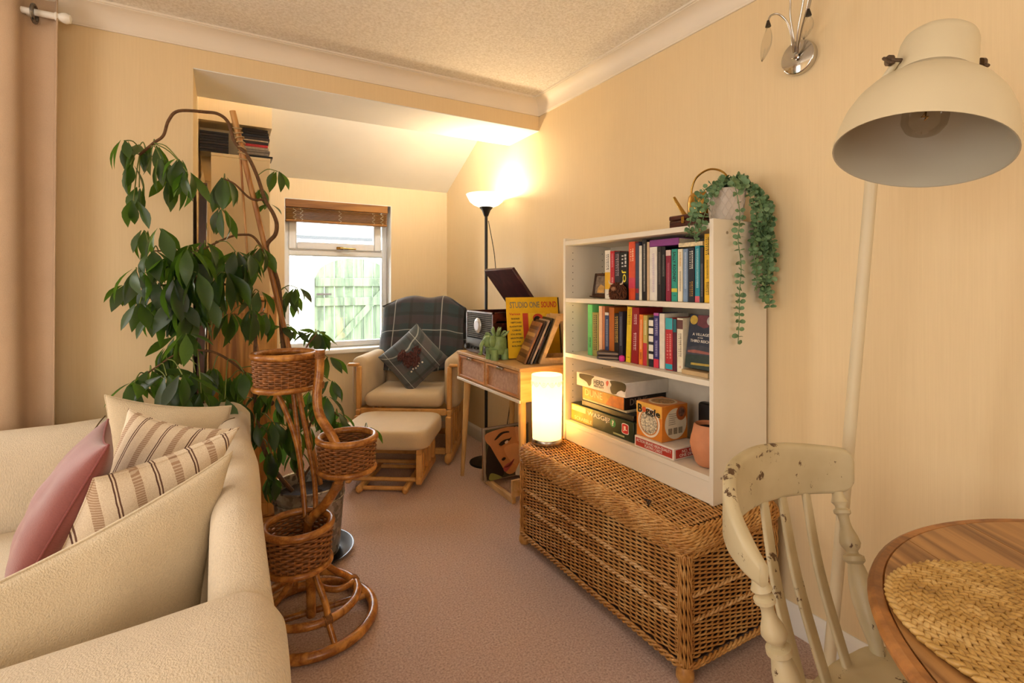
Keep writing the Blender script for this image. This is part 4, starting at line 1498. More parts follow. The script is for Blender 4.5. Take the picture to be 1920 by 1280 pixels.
lpt('STUDIO ONE', -.052, .128, .195, m_grey, .036)
lpt('SOUND', .109, .128, .105, m_red, .036)
lpt('Various', -.12, .077, .07, m_red, .014)
for k, s in enumerate(('THE SKATALITES', 'HEPTONES', 'GLADIATORS', 'CABLES', 'SOUL SISTERS', 'BRENTFORD', 'JACKIE', 'ROLAND')):
    lpt(s, -.118 + .004 * (k % 2), .05 - .022 * k, .055 + .012 * (k % 3), m_ink, .009)
def poly(pts, mt, z, name='print', M=Ml, parent=lp):
    return MB().prism(pts, z, z + .0005, M).build(name, mt, parent, 0, world=True)
poly([(-.07, .08), (-.035, .08), (-.035, -.12), (-.07, -.12)], m_red, 0)
poly([(-.03, .08), (.085, .08), (.085, -.12), (-.03, -.12)], plain('#f0c832', .5), 0)
poly([(.03 + .034 * math.cos(a), .05 + .026 * math.sin(a)) for a in [2 * PI * k / 16 for k in range(16)]], m_red, .0006)
poly([(.025 + .028 * math.cos(a), .03 + .032 * math.sin(a)) for a in [2 * PI * k / 16 for k in range(16)]], m_dark, .0012)
poly([(-.02, -.10), (.06, -.10), (.05, -.01), (.02, .0), (-.01, -.02)], plain('#4b5568', .6), .0006)
lp2 = thing('record_sleeve', 'dark record sleeve standing right behind the yellow one', 'record', (1.56, 2.5, .801))
MB().bev((-.165, -.172, -.012), (.172, .168, -.006), .001, Ml @ Matrix.Translation((.012, .002, 0))).build('sleeve', plain('#3a2a1e', .5), lp2, world=True)

# slanted wooden record holder
rh = thing('record_holder', 'slanted pale wooden record holder at the near end of the console', 'record holder', (1.55, 2.295, .801), R(-16))
m_ply = wood('birch_ply', '#c9a06a', '#e6c592', 8, (1, .15, 1), .5, .04, 3)
tl = R(24)
ZR = Matrix.Translation((1.55, 2.295, 0)) @ Matrix.Rotation(R(-16), 4, 'Z') @ Matrix.Translation((-1.55, -2.295, 0))
for y in (2.215, 2.375):
    m = MB()
    Mh = ZR @ frame((0, y, .801), (1, 0, 0), (0, 0, 1))
    m.prism([(1.47, 0), (1.72, 0), (1.72, .03), (1.50, .03), (1.585, .225), (1.69, .225), (1.69, .255), (1.58, .255), (1.565, .255)], -.009, .009, Mh)
    m.prism([(1.655, .03), (1.685, .03), (1.69, .225), (1.665, .225)], -.009, .009, Mh)
    m.build('side_frame', m_ply, rh, world=True)
MB().box((-.006, -.085, 0), (.006, .085, .28), ZR @ Matrix.Translation((1.475, 2.295, .803)) @ Matrix.Rotation(tl, 4, 'Y')).build('backboard', m_ply, rh, world=True)
for k, (c_, lb, hh) in enumerate((('#8a5a34', 'brown single sleeve at the front of the slanted wooden holder', .235), ('#35201a', 'dark brown single sleeve second from the front in the wooden holder', .245), ('#a89484', 'pale edged single sleeve between dark ones in the wooden holder', .25), ('#171314', 'black single sleeve with a pink patch next to the backboard', .26))):
    sl_ = thing('single_sleeve', lb, 'record', tuple(ZR @ V((1.40 + .017 * k, 2.295, .801))), R(-16), 'singles in the slanted holder')
    Ms = ZR @ Matrix.Translation((1.388 + .0175 * k, 2.295, .803)) @ Matrix.Rotation(tl, 4, 'Y')
    MB().bev((-.005, -.085, .0), (.005, .085, hh), .001, Ms).build('sleeve', plain(c_, .4, var=.3, scale=30), sl_, world=True)
    if k == 3:
        MB().prism([(-.083, .08), (-.03, .07), (-.01, .12), (-.05, .16), (-.083, .15)], .0052, .006, Ms @ Matrix(((0, 0, -1, 0), (1, 0, 0, 0), (0, 1, 0, 0), (0, 0, 0, 1)))).build('print', plain('#d98a80', .5), sl_, world=True)
    if k == 0:
        for j in range(5):
            MB().box((-.0062, -.07, .03 + .04 * j), (-.005, .07, .05 + .04 * j), Ms).build('print', plain('#c79a5a' if j % 2 else '#5a3420', .5), sl_, world=True)

# ---------------------------------------------------------------- portrait record on the floor
fr_ = thing('floor_record_rack', 'low pale wooden record rack on the carpet beside the wicker chest', 'record rack', (1.5, 2.62, 0))
for x in (1.40, 1.66):
    MB().bev((x - .012, 2.42, .0), (x + .012, 2.80, .035), .003).build('rail', m_ply, fr_, world=True)
MB().bev((1.388, 2.42, .035), (1.672, 2.438, .13), .003).build('front_board', m_ply, fr_, world=True)
MB().bev((1.388, 2.79, .0), (1.672, 2.80, .25), .003).build('back_board', m_ply, fr_, world=True)
m_skin = plain('#c98d5e', .5, var=.12, scale=12, name='printed_skin')
m_skin2 = plain('#d9a173', .5, var=.08, scale=12, name='printed_skin_light')
m_hair = plain('#231812', .5, var=.25, scale=30, name='printed_dark')
for k, (c_, lb) in enumerate((('#9c8a74', 'record sleeve printed with a close-up face, standing on the floor'), ('#b7a48c', 'pale record sleeve right behind the portrait one on the floor'), ('#7c5a48', 'brown record sleeve at the back of the floor rack'))):
    al = thing('record_sleeve', lb, 'record', (1.52, 2.705 + .012 * k, .036))
    Mp = frame((1.515, 2.70 + .013 * k, .192), (1, 0, 0), (0, .06, 1))
    MB().bev((-.158, -.156, -.008), (.158, .156, 0), .001, Mp).build('sleeve', plain(c_, .4, var=.15), al, world=True)
    if k == 0:
        def pp_(pts, mt, z, nm_='print'):
            MB().prism(smooth2(pts), z, z + .0004, Mp).build(nm_, mt, al, 0, world=True)

        def smooth2(pts):
            return [(p.x, p.y) for p in smoothpath([(a, b, 0) for a, b in pts], 4, True)]
        MB().prism([(-.15, -.15), (.15, -.15), (.15, .15), (-.15, .15)], .0002, .0005, Mp).build('print', plain('#4a4a38', .4, var=.4, scale=14), al, 0, world=True)
        pp_([(-.148, -.14), (-.14, .03), (-.10, .06), (-.06, -.03), (-.03, -.12), (-.06, -.146)], m_hair, .0006)
        pp_([(-.14, .13), (.05, .145), (.09, .06), (.11, -.02), (.09, -.09), (.04, -.135), (-.01, -.13), (-.05, -.07), (-.08, -.02), (-.12, .05), (-.146, .08)], m_skin, .001)
        pp_([(-.02, .03), (.07, .04), (.09, -.03), (.06, -.09), (.02, -.06), (-.01, -.02)], m_skin2, .0014)
        pp_([(.055, .14), (.085, .135), (.10, .08), (.075, .05), (.065, .08)], m_skin2, .0014)
        pp_([(-.09, .085), (-.05, .12), (.0, .125), (.015, .115), (-.03, .112), (-.075, .085)], m_hair, .0018)
        pp_([(-.06, .055), (-.025, .075), (.015, .078), (.03, .085), (.015, .066), (-.02, .05), (-.045, .042)], m_hair, .0018)
        pp_([(-.02, .058), (-.008, .068), (.006, .066), (.002, .054), (-.012, .05)], plain('#e7d8c8', .4), .0021)
        pp_([(-.045, -.04), (-.03, -.03), (-.015, -.035), (-.02, -.045), (-.035, -.05)], m_hair, .0018)
        pp_([(-.035, -.095), (-.01, -.075), (.02, -.065), (.045, -.05), (.03, -.08), (.005, -.105), (-.02, -.12)], plain('#b5575a', .35), .0018)
        pp_([(-.03, -.09), (.0, -.082), (.045, -.053), (.01, -.092)], plain('#6e2f30', .4), .0021)
        pp_([(.05, -.15), (.09, -.07), (.148, -.04), (.148, -.148)], plain('#d8dde0', .5), .0018)
        pp_([(-.13, -.15), (-.12, -.11), (-.06, -.135), (-.05, -.15)], plain('#8d8f4d', .5), .0018)


# ================================================================ wicker chest
def _wicker(name, a, b, c):
    t = NT(name)
    f = t.math('ADD', t.math('MULTIPLY', t.noise(34, 3), .6), t.math('MULTIPLY', t.noise(7, 2), .4))
    t.fin(t.ramp(f, [(.3, srgb(a)), (.5, srgb(b)), (.7, srgb(c))]), .42)
    t.bump(t.noise(260, 2), .25, .002)
    return t.m


m_wick = _wicker('varnished_wicker', '#9a6027', '#c08a47', '#d9ad6e')
m_wick2 = _wicker('pale_wicker_plait', '#b57f45', '#d9ac72', '#e9c794')
m_wdark = plain('#3c2410', .8, name='dark_chest_lining')
ch = thing('wicker_chest', 'honey coloured wicker blanket chest carrying the white bookshelf and small lamp', 'chest', (1.44, 1.53, 0))
hx0, hx1, hy0, hy1 = 1.215, 1.68, 1.06, 2.045
zb0, zb1 = .05, .405


def weave_wall(o, al, up, nn, L, H, rows, pitch, r, amp, per=4, n=4):
    m = MB()
    o, al, up, nn = V(o), V(al), V(up), V(nn)
    ns = max(2, round(L / pitch))
    N = ns * per
    for i in range(rows):
        sg = 1 if i % 2 else -1
        h_ = H * (i + .5) / rows
        pts = [o + al * (L * k / N) + up * (h_ + .0012 * math.sin(k * .37 + i)) + nn * (sg * amp * math.cos(PI * k / per) + amp * .2) for k in range(N + 1)]
        m.tube(pts, r, n, cap=False)
    return m


bodyin = MB().box((hx0 + .014, hy0 + .014, zb0), (hx1 - .014, hy1 - .014, zb1 + .03)).build('lining', m_wdark, ch, world=True)
weave_wall((hx0 + .01, hy0 + .03, zb0 + .012), (0, 1, 0), (0, 0, 1), (-1, 0, 0), hy1 - hy0 - .06, zb1 - zb0 - .014, 50, .029, .0037, .0046).build('front_weave', m_wick, ch, 180, world=True, recalc=False, kind='stuff')
weave_wall((hx0 + .03, hy0 + .01, zb0 + .012), (1, 0, 0), (0, 0, 1), (0, -1, 0), hx1 - hx0 - .06, zb1 - zb0 - .014, 50, .029, .0037, .0046).build('side_weave', m_wick, ch, 180, world=True, recalc=False, kind='stuff')
weave_wall((hx0 + .03, hy1 - .01, zb0 + .012), (1, 0, 0), (0, 0, 1), (0, 1, 0), hx1 - hx0 - .06, zb1 - zb0 - .014, 40, .0225, .0045, .0036, 3).build('side_weave', m_wick, ch, 180, world=True, recalc=False, kind='stuff')


def rope(pts, r, lay, closed=False, strands=2, n=5, step=None):
    """twisted strands along a path"""
    m = MB()
    P = [V(p) for p in pts]
    L = [0.0]
    for a, b in zip(P, P[1:]):
        L.append(L[-1] + (b - a).length)
    tot = L[-1]
    step = step or lay / 7
    N = int(tot / step)
    out = []
    j = 0
    for i in range(N + 1):
        s_ = tot * i / N
        while j < len(L) - 2 and L[j + 1] < s_:
            j += 1
        t = (s_ - L[j]) / max(1e-9, L[j + 1] - L[j])
        out.append((P[j].lerp(P[j + 1], t), (P[j + 1] - P[j]).normalized(), s_))
    for k in range(strands):
        q = []
        for p, d, s_ in out:
            a = 2 * PI * (s_ / lay + k / strands)
            u = d.cross(V((0, 0, 1)))
            u = u.normalized() if u.length > .05 else V((1, 0, 0))
            w_ = u.cross(d)
            q.append(p + u * (r * math.cos(a)) + w_ * (r * math.sin(a)))
        m.tube(q, r * .98, n, cap=True)
    return m


# two pale plaited bands across front and near side
for zz in (.185, .262):
    rope([(hx0 + .004, hy0 + .03, zz), (hx0 + .004, hy1 - .03, zz)], .0042, .045).build('plaited_band', m_wick2, ch, 180, world=True, recalc=False)
    rope([(hx0 + .03, hy0 + .004, zz), (hx1 - .03, hy0 + .004, zz)], .0042, .045).build('plaited_band', m_wick2, ch, 180, world=True, recalc=False)


def perim(e, z, rc, n=7):
    """rounded rectangle path round the chest grown by e"""
    q = rrect(hx0 - e, hx1 + e, hy0 - e, hy1 + e, rc, n)
    return [(x, y, z) for x, y in q] + [(q[0][0], q[0][1], z)]


# bulging rim of the lid: stacked twisted strands following a rounded profile
rim = MB()
for k in range(10):
    a = R(-62 + 150 * k / 9)
    e = -.012 + .026 * math.cos(a)
    z = .429 + .034 * math.sin(a)
    r_ = rope(perim(e, z, .055), .0042, .05 + .004 * (k % 3))
    rim.add(r_.v, r_.f)
lid = rim.build('lid_rim', m_wick, ch, 180, world=True, recalc=False, kind='stuff')
weave_wall((hx0 + .0, hy0 + .02, .4645), (0, 1, 0), (1, 0, 0), (0, 0, 1), hy1 - hy0 - .04, hx1 - hx0, 62, .029, .0037, .0040).build('lid_weave', m_wick, ch, 180, world=True, recalc=False, kind='stuff')
MB().box((hx0 + .022, hy0 + .022, .42), (hx1 - .022, hy1 - .022, .461)).build('lid_board', m_wdark, ch, world=True)
for e, z in ((.002, .046), (.004, .056), (.0, .398), (.004, .39)):
    rope(perim(e, z, .04), .0045, .05).build('edge_plait', m_wick, ch, 180, world=True, recalc=False)
for x in (hx0 + .016, hx1 - .016):
    for y in (hy0 + .016, hy1 - .016):
        m = MB()
        for k in range(10):
            a = 2 * PI * k / 10
            r_ = rope([(x + .018 * math.cos(a), y + .018 * math.sin(a), zb0), (x + .018 * math.cos(a), y + .018 * math.sin(a), .395)], .0032, .09)
            m.add(r_.v, r_.f)
        m.build('corner_post', m_wick, ch, 180, world=True, recalc=False)
        MB().lathe([(0, 0), (.022, .002), (.028, .014), (.027, .032), (.02, .05), (0, .052)], 14, Matrix.Translation((x, y, 0))).build('foot', m_wick, ch, world=True)
MB().tube(smoothpath([(1.245, 1.245, .474), (1.26, 1.25, .482), (1.275, 1.27, .474)], 4), .003, 5).tube(smoothpath([(1.25, 1.255, .474), (1.262, 1.262, .481), (1.268, 1.285, .474)], 4), .003, 5).build('loose_strand', m_wdark, ch, 180, world=True)

# ---------------------------------------------------------------- little lit cylinder lamp


def _shade():
    t = NT('lit_fabric_shade')
    tr = t.n('ShaderNodeBsdfTranslucent')
    t.set(tr.inputs[0], srgb('#fff0c8'))
    df = t.n('ShaderNodeBsdfDiffuse')
    t.set(df.inputs[0], srgb('#f4dca6'))
    em = t.n('ShaderNodeEmission')
    t.set(em.inputs[0], (1.0, .74, .36, 1))
    em.inputs[1].default_value = .55
    m1 = t.n('ShaderNodeMixShader')
    m1.inputs[0].default_value = .45
    t.l(tr.outputs[0], m1.inputs[1])
    t.l(df.outputs[0], m1.inputs[2])
    ad = t.n('ShaderNodeAddShader')
    t.l(m1.outputs[0], ad.inputs[0])
    t.l(em.outputs[0], ad.inputs[1])
    t.l(ad.outputs[0], t.out.inputs[0])
    return t.m


m_shade = _shade()
m_shade.cycles.emission_sampling = 'NONE'
tx, ty, tz = 1.328, 1.985, .4705
tl_ = thing('table_lamp', 'small glowing cylinder table lamp with a lace edged shade on the wicker chest', 'table lamp', (tx, ty, tz))
MB().lathe([(0, 0), (.071, 0), (.072, .004), (.072, .022), (.069, .026), (0, .026)], 36, Matrix.Translation((tx, ty, tz))).build('base', plain('#b9b2a6', .25, 1.0), tl_, world=True)
sh_ = MB().lathe([(.0685, .024), (.070, .10), (.0735, .325), (.0715, .325), (.068, .10), (.0665, .024)], 40, Matrix.Translation((tx, ty, tz)), close=True).build('shade', m_shade, tl_, world=True)
MB().lathe([(0, .026), (.012, .026), (.012, .06), (.016, .07), (.026, .10), (.028, .12), (.02, .142), (0, .15)], 20, Matrix.Translation((tx, ty, tz))).build('bulb', emis('lit_bulb', '#ffe2b0', 6), tl_, world=True)
lc = MB()
for k in range(12):
    a0 = 2 * PI * k / 12
    q = []
    for j in range(9):
        a = a0 + 2 * PI / 12 * j / 8
        q.append((tx + .0745 * math.cos(a), ty + .0745 * math.sin(a), tz + .298 - .022 * math.sin(PI * j / 8)))
    lc.tube(q, .0011, 5)
    for rr in (.004, .0075):
        ac = a0 + PI / 12
        lc.tube([(tx + (.0745) * math.cos(ac + rr / .0745 * math.cos(b)), ty + .0745 * math.sin(ac + rr / .0745 * math.cos(b)), tz + .29 + rr * math.sin(b)) for b in [2 * PI * i / 10 for i in range(10)]], .0008, 4, closed=True)
lc.build('lace_edging', plain('#fff3d6', .7), sh_, 180, world=True, recalc=False)
pl_ = bpy.data.lights.new('table_lamp_bulb', 'POINT')
pl_.energy, pl_.color, pl_.shadow_soft_size = 9, (1.0, .74, .40), .03
po = bpy.data.objects.new('table_lamp_bulb', pl_)
po.location = (tx, ty, tz + .16)
C.objects.link(po)


# ================================================================ white bookshelf
bs = thing('bookshelf', 'low white open bookshelf standing on the wicker chest', 'bookshelf', (1.575, 1.56, .472))
SX0, SX1, SY0, SY1, SZ0, SZ1 = 1.43, 1.722, 1.13, 1.995, .4725, 1.445
T = .017
SH1, SH2, DK = 1.157, .893, .568
for y in (SY0, SY1 - T):
    MB().bev((SX0, y, SZ0), (SX1, y + T, SZ1), .0012).build('side_panel', m_white, bs, world=True)
MB().bev((SX0 + .001, SY0 + T, SZ1 - .034), (SX1, SY1 - T, SZ1 - .014), .0012).build('top_panel', m_white, bs, world=True)
for z in (SH1, SH2, DK):
    MB().bev((SX0 + .001, SY0 + T, z - .02), (SX1 - .006, SY1 - T, z), .0012).build('shelf', m_white, bs, world=True)
MB().bev((SX0 + .004, SY0 + T, SZ0), (SX0 + .02, SY1 - T, DK - .02), .0012).build('plinth', m_white, bs, world=True)
MB().box((SX1 - .006, SY0 + T, SZ0), (SX1 - .002, SY1 - T, SZ1 - .034)).build('back_panel', plain('#dcd2bf', .5, var=.03), bs, world=True)
pins = MB()
for x in (1.475, 1.66):
    for k in range(24):
        z = .64 + k * .032
        pins.lathe([(0, 0), (.0026, 0), (.0026, .0005), (0, .0005)], 8, frame((x, SY1 - T, z), (1, 0, 0), (0, 0, 1)))
pins.build('pin_holes', plain('#6a5a44', .8), bs, world=True, kind='stuff')
MB().lathe([(0, 0), (.005, 0), (.005, .002), (0, .002)], 10, frame((1.50, SY0, 1.40), (1, 0, 0), (0, 0, 1))).lathe([(0, 0), (.004, 0), (.004, .001), (0, .001)], 10, frame((1.47, SY0, .56), (1, 0, 0), (0, 0, 1))).build('screw_cap', plain('#9d8e76', .5), bs, world=True)

# ---------------------------------------------------------------- books
m_page = plain('#e6d8ba', .85, var=.12, scale=150, name='paper_pages')
BX = 1.475
brd = random.Random(11)


def spineM(yc, zc, x):
    return frame((x, yc, zc), (0, 0, -1), (0, -1, 0))


def book(y0_, y1_, z, h_, col, label, marks=(), title=None, group='books on the top shelf', d=.135, lean_=0.0, x=BX, bands=(), rough=.4):
    """upright book, spine towards -x; marks: (z fraction from the top, length fraction, width fraction, colour)"""
    lo, hi = min(y0_, y1_), max(y0_, y1_)
    lo += .0006
    hi -= .0006
    yc, w_ = (lo + hi) / 2, hi - lo
    b = thing('book', label, 'book', (x + d / 2, yc, z + .0005 + abs(math.sin(lean_)) * w_ / 2), 0, group)
    if lean_:
        b.rotation_euler = (lean_, 0, 0)
        INV[b.name] = (Matrix.Translation(b.location) @ Matrix.Rotation(lean_, 4, 'X')).inverted()
    ct_ = min(.0022, w_ * .16)
    m = MB()
    X0, X1 = -d / 2, d / 2
    m.bev((X0, -w_ / 2, 0), (X0 + .0022, w_ / 2, h_), .0007).box((X0 + .002, -w_ / 2, 0), (X1, -w_ / 2 + ct_, h_)).box((X0 + .002, w_ / 2 - ct_, 0), (X1, w_ / 2, h_))
    cv = m.build('cover', plain(col, rough, var=.10, scale=40), b)
    MB().box((X0 + .002, -w_ / 2 + ct_, .002), (X1 - .003, w_ / 2 - ct_, h_ - .002)).build('pages', m_page, b)
    for f0, f1, c_ in bands:
        MB().box((X0 - .0003, -w_ / 2 + .0004, h_ * (1 - f1)), (X0 + .0005, w_ / 2 - .0004, h_ * (1 - f0))).build('spine_band', plain(c_, rough), cv)
    for f, ln, wf, c_ in marks:
        # unreadable small lettering: a run of little blocks
        mm = MB()
        zz = h_ * (1 - f)
        end = zz - h_ * ln
        hw = w_ * wf / 2
        while zz > end:
            k = brd.uniform(.45, 1.1) * hw * 1.3
            if zz - k < end:
                break
            q = hw * brd.uniform(.7, 1.0)
            mm.box((X0 - .0006, -hw, zz - k * .72), (X0, -hw + q * .8, zz)).box((X0 - .0006, hw - q * .8, zz - k * .72), (X0, hw, zz - k * .30))
            zz -= k
        if mm.v:
            mm.build('lettering', plain(c_, .5), cv)
    if title:
        for s, f, ln, wf, c_ in title:
            text('lettering', s, .02, plain(c_, .5), cv, frame((X0 - .0006, 0, h_ * (1 - f - ln / 2)), (0, 0, -1), (0, -1, 0)), width=h_ * ln, height=w_ * wf, bold=.02)
    return b


K, WT = '#1c1a18', '#efe7d8'
TOP = [
    (1.740, 1.704, .216, '#ece4d2', 'white paperback with a yellow lower half at the far end of the top shelf', [(.08, .36, .45, '#6d6a62'), (.90, .04, .3, K)], None, [(.45, .80, '#efb91c')]),
    (1.704, 1.677, .211, '#c8232c', 'red paperback next to the white and yellow one on the top shelf', [(.05, .3, .4, '#e6a0a0'), (.55, .3, .4, '#f0c8c0')], None, []),
    (1.676, 1.641, .207, '#2c2027', 'dark plum book behind the shaggy brown ornament', [(.05, .5, .5, '#b9a6a8')], None, []),
    (1.640, 1.592, .203, '#17130f', 'thick black thriller with white and yellow spine letters', [(.05, .3, .6, '#cfcac0')], [('JO', .38, .26, .55, '#f0dc2a')], []),
    (1.588, 1.549, .243, '#e2542c', 'tall orange red hardback on the top shelf', [(.12, .22, .5, '#f6c9a0')], None, [(.62, .80, '#d6455a')]),
    (1.548, 1.528, .240, '#43485c', 'slate blue hardback right beside the tall orange one', [], None, [(0, .03, '#5a2030'), (.8, .88, '#a03038')]),
    (1.527, 1.511, .223, '#e3dcc6', 'thin pale cream book wedged on the top shelf', [], None, []),
    (1.510, 1.484, .246, '#1f1c1b', 'tall slim black book with a column of tiny white letters', [(.07, .8, .3, '#cfc8b8')], None, []),
    (1.483, 1.469, .235, '#d3b48a', 'thin tan book between the black one and the white one', [], None, []),
    (1.468, 1.428, .213, '#e9e0d2', 'white paperback below the purple book lying flat', [(.12, .75, .28, '#b9a7c2'), (.05, .04, .4, K)], None, []),
    (1.427, 1.405, .212, '#2d2521', 'dark brown paperback right of the white one, top shelf', [(.1, .6, .4, '#7d7264')], None, []),
    (1.405, 1.385, .211, '#151312', 'black paperback beside the crimson one, top shelf', [(.15, .4, .4, '#8a8578')], None, []),
    (1.383, 1.357, .196, '#8e1f38', 'crimson paperback with a pale pink top', [(.25, .55, .35, '#d0808c')], None, [(0, .11, '#d8c0b4')]),
    (1.355, 1.326, .198, '#2d9a86', 'teal green paperback with dark spine lettering on the top shelf', [(.88, .05, .4, K)], [('SALLY ROONEY', .05, .58, .5, '#173a36')], [(.75, .82, '#d8c63c')]),
    (1.324, 1.301, .197, '#ecdfbf', 'cream paperback between the teal and the pale blue ones', [(.06, .3, .4, '#d0a03a'), (.42, .4, .35, '#8a7d66')], None, []),
    (1.299, 1.277, .196, '#7f97b4', 'pale blue paperback on the top shelf', [(.07, .7, .35, '#d4dde8')], None, []),
    (1.275, 1.247, .199, '#1d1c24', 'black paperback with gold and white spine print, top shelf', [(.06, .35, .55, '#d9d3c4'), (.62, .28, .5, '#b98a34')], None, []),
    (1.245, 1.223, .203, '#1c93a3', 'turquoise paperback with a pink foot', [(.05, .7, .4, '#bfe3e2')], None, [(.89, 1.0, '#d8606c')]),
    (1.222, 1.207, .197, '#25222a', 'thin charcoal book beside the tall yellow one', [(.3, .6, .4, '#8b8894')], None, []),
    (1.204, 1.178, .243, '#f0bd18', 'tall yellow book at the near end of the top shelf', [(.05, .28, .5, K), (.38, .28, .3, '#6a5410'), (.70, .2, .45, K)], None, []),
]
for a in TOP:
    book(a[0], a[1], SH1, a[2], a[3], a[4], a[5], a[6], bands=a[7])
# two books lying on top of the row
fb = thing('book', 'purple book lying flat across the white and dark paperbacks', 'book', (1.55, 1.39, 1.371), 0, 'books on the top shelf')
MB().bev((1.476, 1.32, 1.3715), (1.60, 1.468, 1.3735), .0006).bev((1.476, 1.32, 1.396), (1.60, 1.468, 1.398), .0006).box((1.476, 1.32, 1.3735), (1.4785, 1.468, 1.396)).build('cover', plain('#8a3f86', .4), fb, world=True)
MB().box((1.4785, 1.322, 1.3735), (1.597, 1.466, 1.396)).build('pages', m_page, fb, world=True)
fb = thing('book', 'thin cream book lying flat over the teal and blue paperbacks', 'book', (1.55, 1.29, 1.36), 0, 'books on the top shelf')
MB().bev((1.474, 1.21, 1.3605), (1.60, 1.319, 1.3618), .0005).bev((1.474, 1.21, 1.3745), (1.60, 1.319, 1.376), .0005).box((1.474, 1.21, 1.3618), (1.4762, 1.319, 1.3745)).build('cover', plain('#e9d6a8', .5, var=.3, scale=80), fb, world=True)
MB().box((1.4762, 1.212, 1.3618), (1.597, 1.317, 1.3745)).build('pages', m_page, fb, world=True)

G2 = 'books on the middle shelf'
MID = [
    (1.862, 1.829, .235, '#6fcf7c', 'light green book at the far end of the middle shelf', [(.65, .2, .4, '#1c5a34')], None, [], 0),
    (1.828, 1.785, .200, '#a39a52', 'olive paperback beside the light green book', [(.05, .85, .5, '#5c4a3a')], None, [], 0),
    (1.782, 1.759, .231, '#f0c49a', 'peach book on the middle shelf', [], None, [], 0),
    (1.758, 1.741, .231, '#c47a4e', 'slim terracotta coloured book next to the peach one', [], None, [], 0),
    (1.740, 1.713, .204, '#33456c', 'navy paperback with a pale tip, middle shelf', [(.15, .6, .4, '#aab8cc')], None, [(0, .06, '#e0d8cc')], 0),
    (1.712, 1.678, .228, '#b56418', 'tall burnt orange book on the middle shelf', [], None, [], 0),
    (1.677, 1.650, .203, '#241d16', 'black paperback with gold spine letters beside the burnt orange book', [(.06, .6, .6, '#d3a94a')], None, [], 0),
    (1.649, 1.624, .212, '#2a2433', 'dark violet paperback left of the yellow leaning book', [(.1, .6, .4, '#7f8a9a')], None, [], 0),
    (1.606, 1.578, .234, '#e8c624', 'yellow book leaning to the left, mid row of the middle shelf', [(.04, .3, .5, '#8a6a10'), (.9, .05, .5, '#7a6410')], None, [], R(2.6)),
    (1.574, 1.532, .233, '#96141c', 'thick dark red book with white script on the spine', [(.12, .2, .35, '#e9c9c0'), (.45, .32, .35, '#e9c9c0')], None, [], R(1.6)),
    (1.529, 1.507, .205, '#ef7f2c', 'bright orange paperback right of the dark red book', [(.1, .6, .35, '#f8d0a0'), (.75, .15, .4, '#6a2c0c')], None, [], R(1.0)),
    (1.505, 1.482, .203, '#c9b25c', 'khaki and red paperback beside the bright orange one', [(.1, .3, .4, '#f0e6c0')], None, [(.55, 1.0, '#c23440')], R(.6)),
    (1.473, 1.447, .196, '#23232c', 'black paperback with a column of white squares', [], None, [(.05, .17, WT), (.21, .33, WT), (.37, .49, WT), (.55, .68, WT), (.74, .84, WT)], 0),
    (1.446, 1.418, .216, '#38316e', 'indigo paperback with red flowers at its foot', [(.1, .32, .45, '#d0c8e0'), (.5, .3, .4, '#c8c0e0')], None, [(.84, 1.0, '#d8384c'), (0, .05, '#c05aa0')], 0),
    (1.416, 1.389, .215, '#e6dcc8', 'plain cream paperback in the middle of the middle shelf', [], None, [], 0),
    (1.385, 1.349, .200, '#bf2f35', 'red paperback with a turquoise top on the middle shelf', [(.3, .5, .6, '#d88a80')], None, [(0, .22, '#3fb0b8'), (.88, .98, '#2fa0b0')], 0),
    (1.348, 1.330, .197, '#5a2030', 'thin maroon book beside the red and turquoise one', [], None, [(0, .25, '#1f6a70')], 0),
    (1.328, 1.299, .202, '#ece0c2', 'cream paperback with a small picture at the top of its spine', [(.28, .45, .45, '#7a6a52'), (.88, .05, .3, '#c05040')], None, [(.03, .2, '#6a4038')], 0),
]
for a in MID:
    book(a[0], a[1], SH2, a[2], a[3], a[4], a[5], a[6], group=G2, bands=a[7], lean_=a[8])
MB().lathe([(0, 0), (.010, .002), (.014, .012), (.011, .024), (0, .028)], 14, Matrix.Translation((1.468, 1.621, SH2 + .0005))).build('ornament_ball', plain('#d8288a', .5), None, label='tiny hot pink ball at the foot of the yellow leaning book', cat='ornament')
# the book that faces out
vb = thing('book', 'dark paperback turned face out, titled A Village in the Third Reich', 'book', (1.52, 1.235, SH2 + .018), 0, G2)
Mv = frame((1.492, 1.236, SH2 + .121), (0, -1, 0), (.16, 0, .98))
MB().bev((-.057, -.098, -.002), (.057, .098, 0), .0006, Mv).bev((-.057, -.098, -.022), (.057, .098, -.02), .0006, Mv).box((-.057, -.098, -.02), (-.055, .098, -.002), Mv).build('cover', plain('#252b3c', .35, var=.2, scale=30), vb, world=True)
MB().box((-.055, -.096, -.02), (.055, .096, -.002), Mv).build('pages', m_page, vb, world=True)


def vp(pts, c_, z):
    MB().prism(pts, z, z + .0004, Mv).build('print', plain(c_, .4, var=.25, scale=60), vb, 0, world=True)


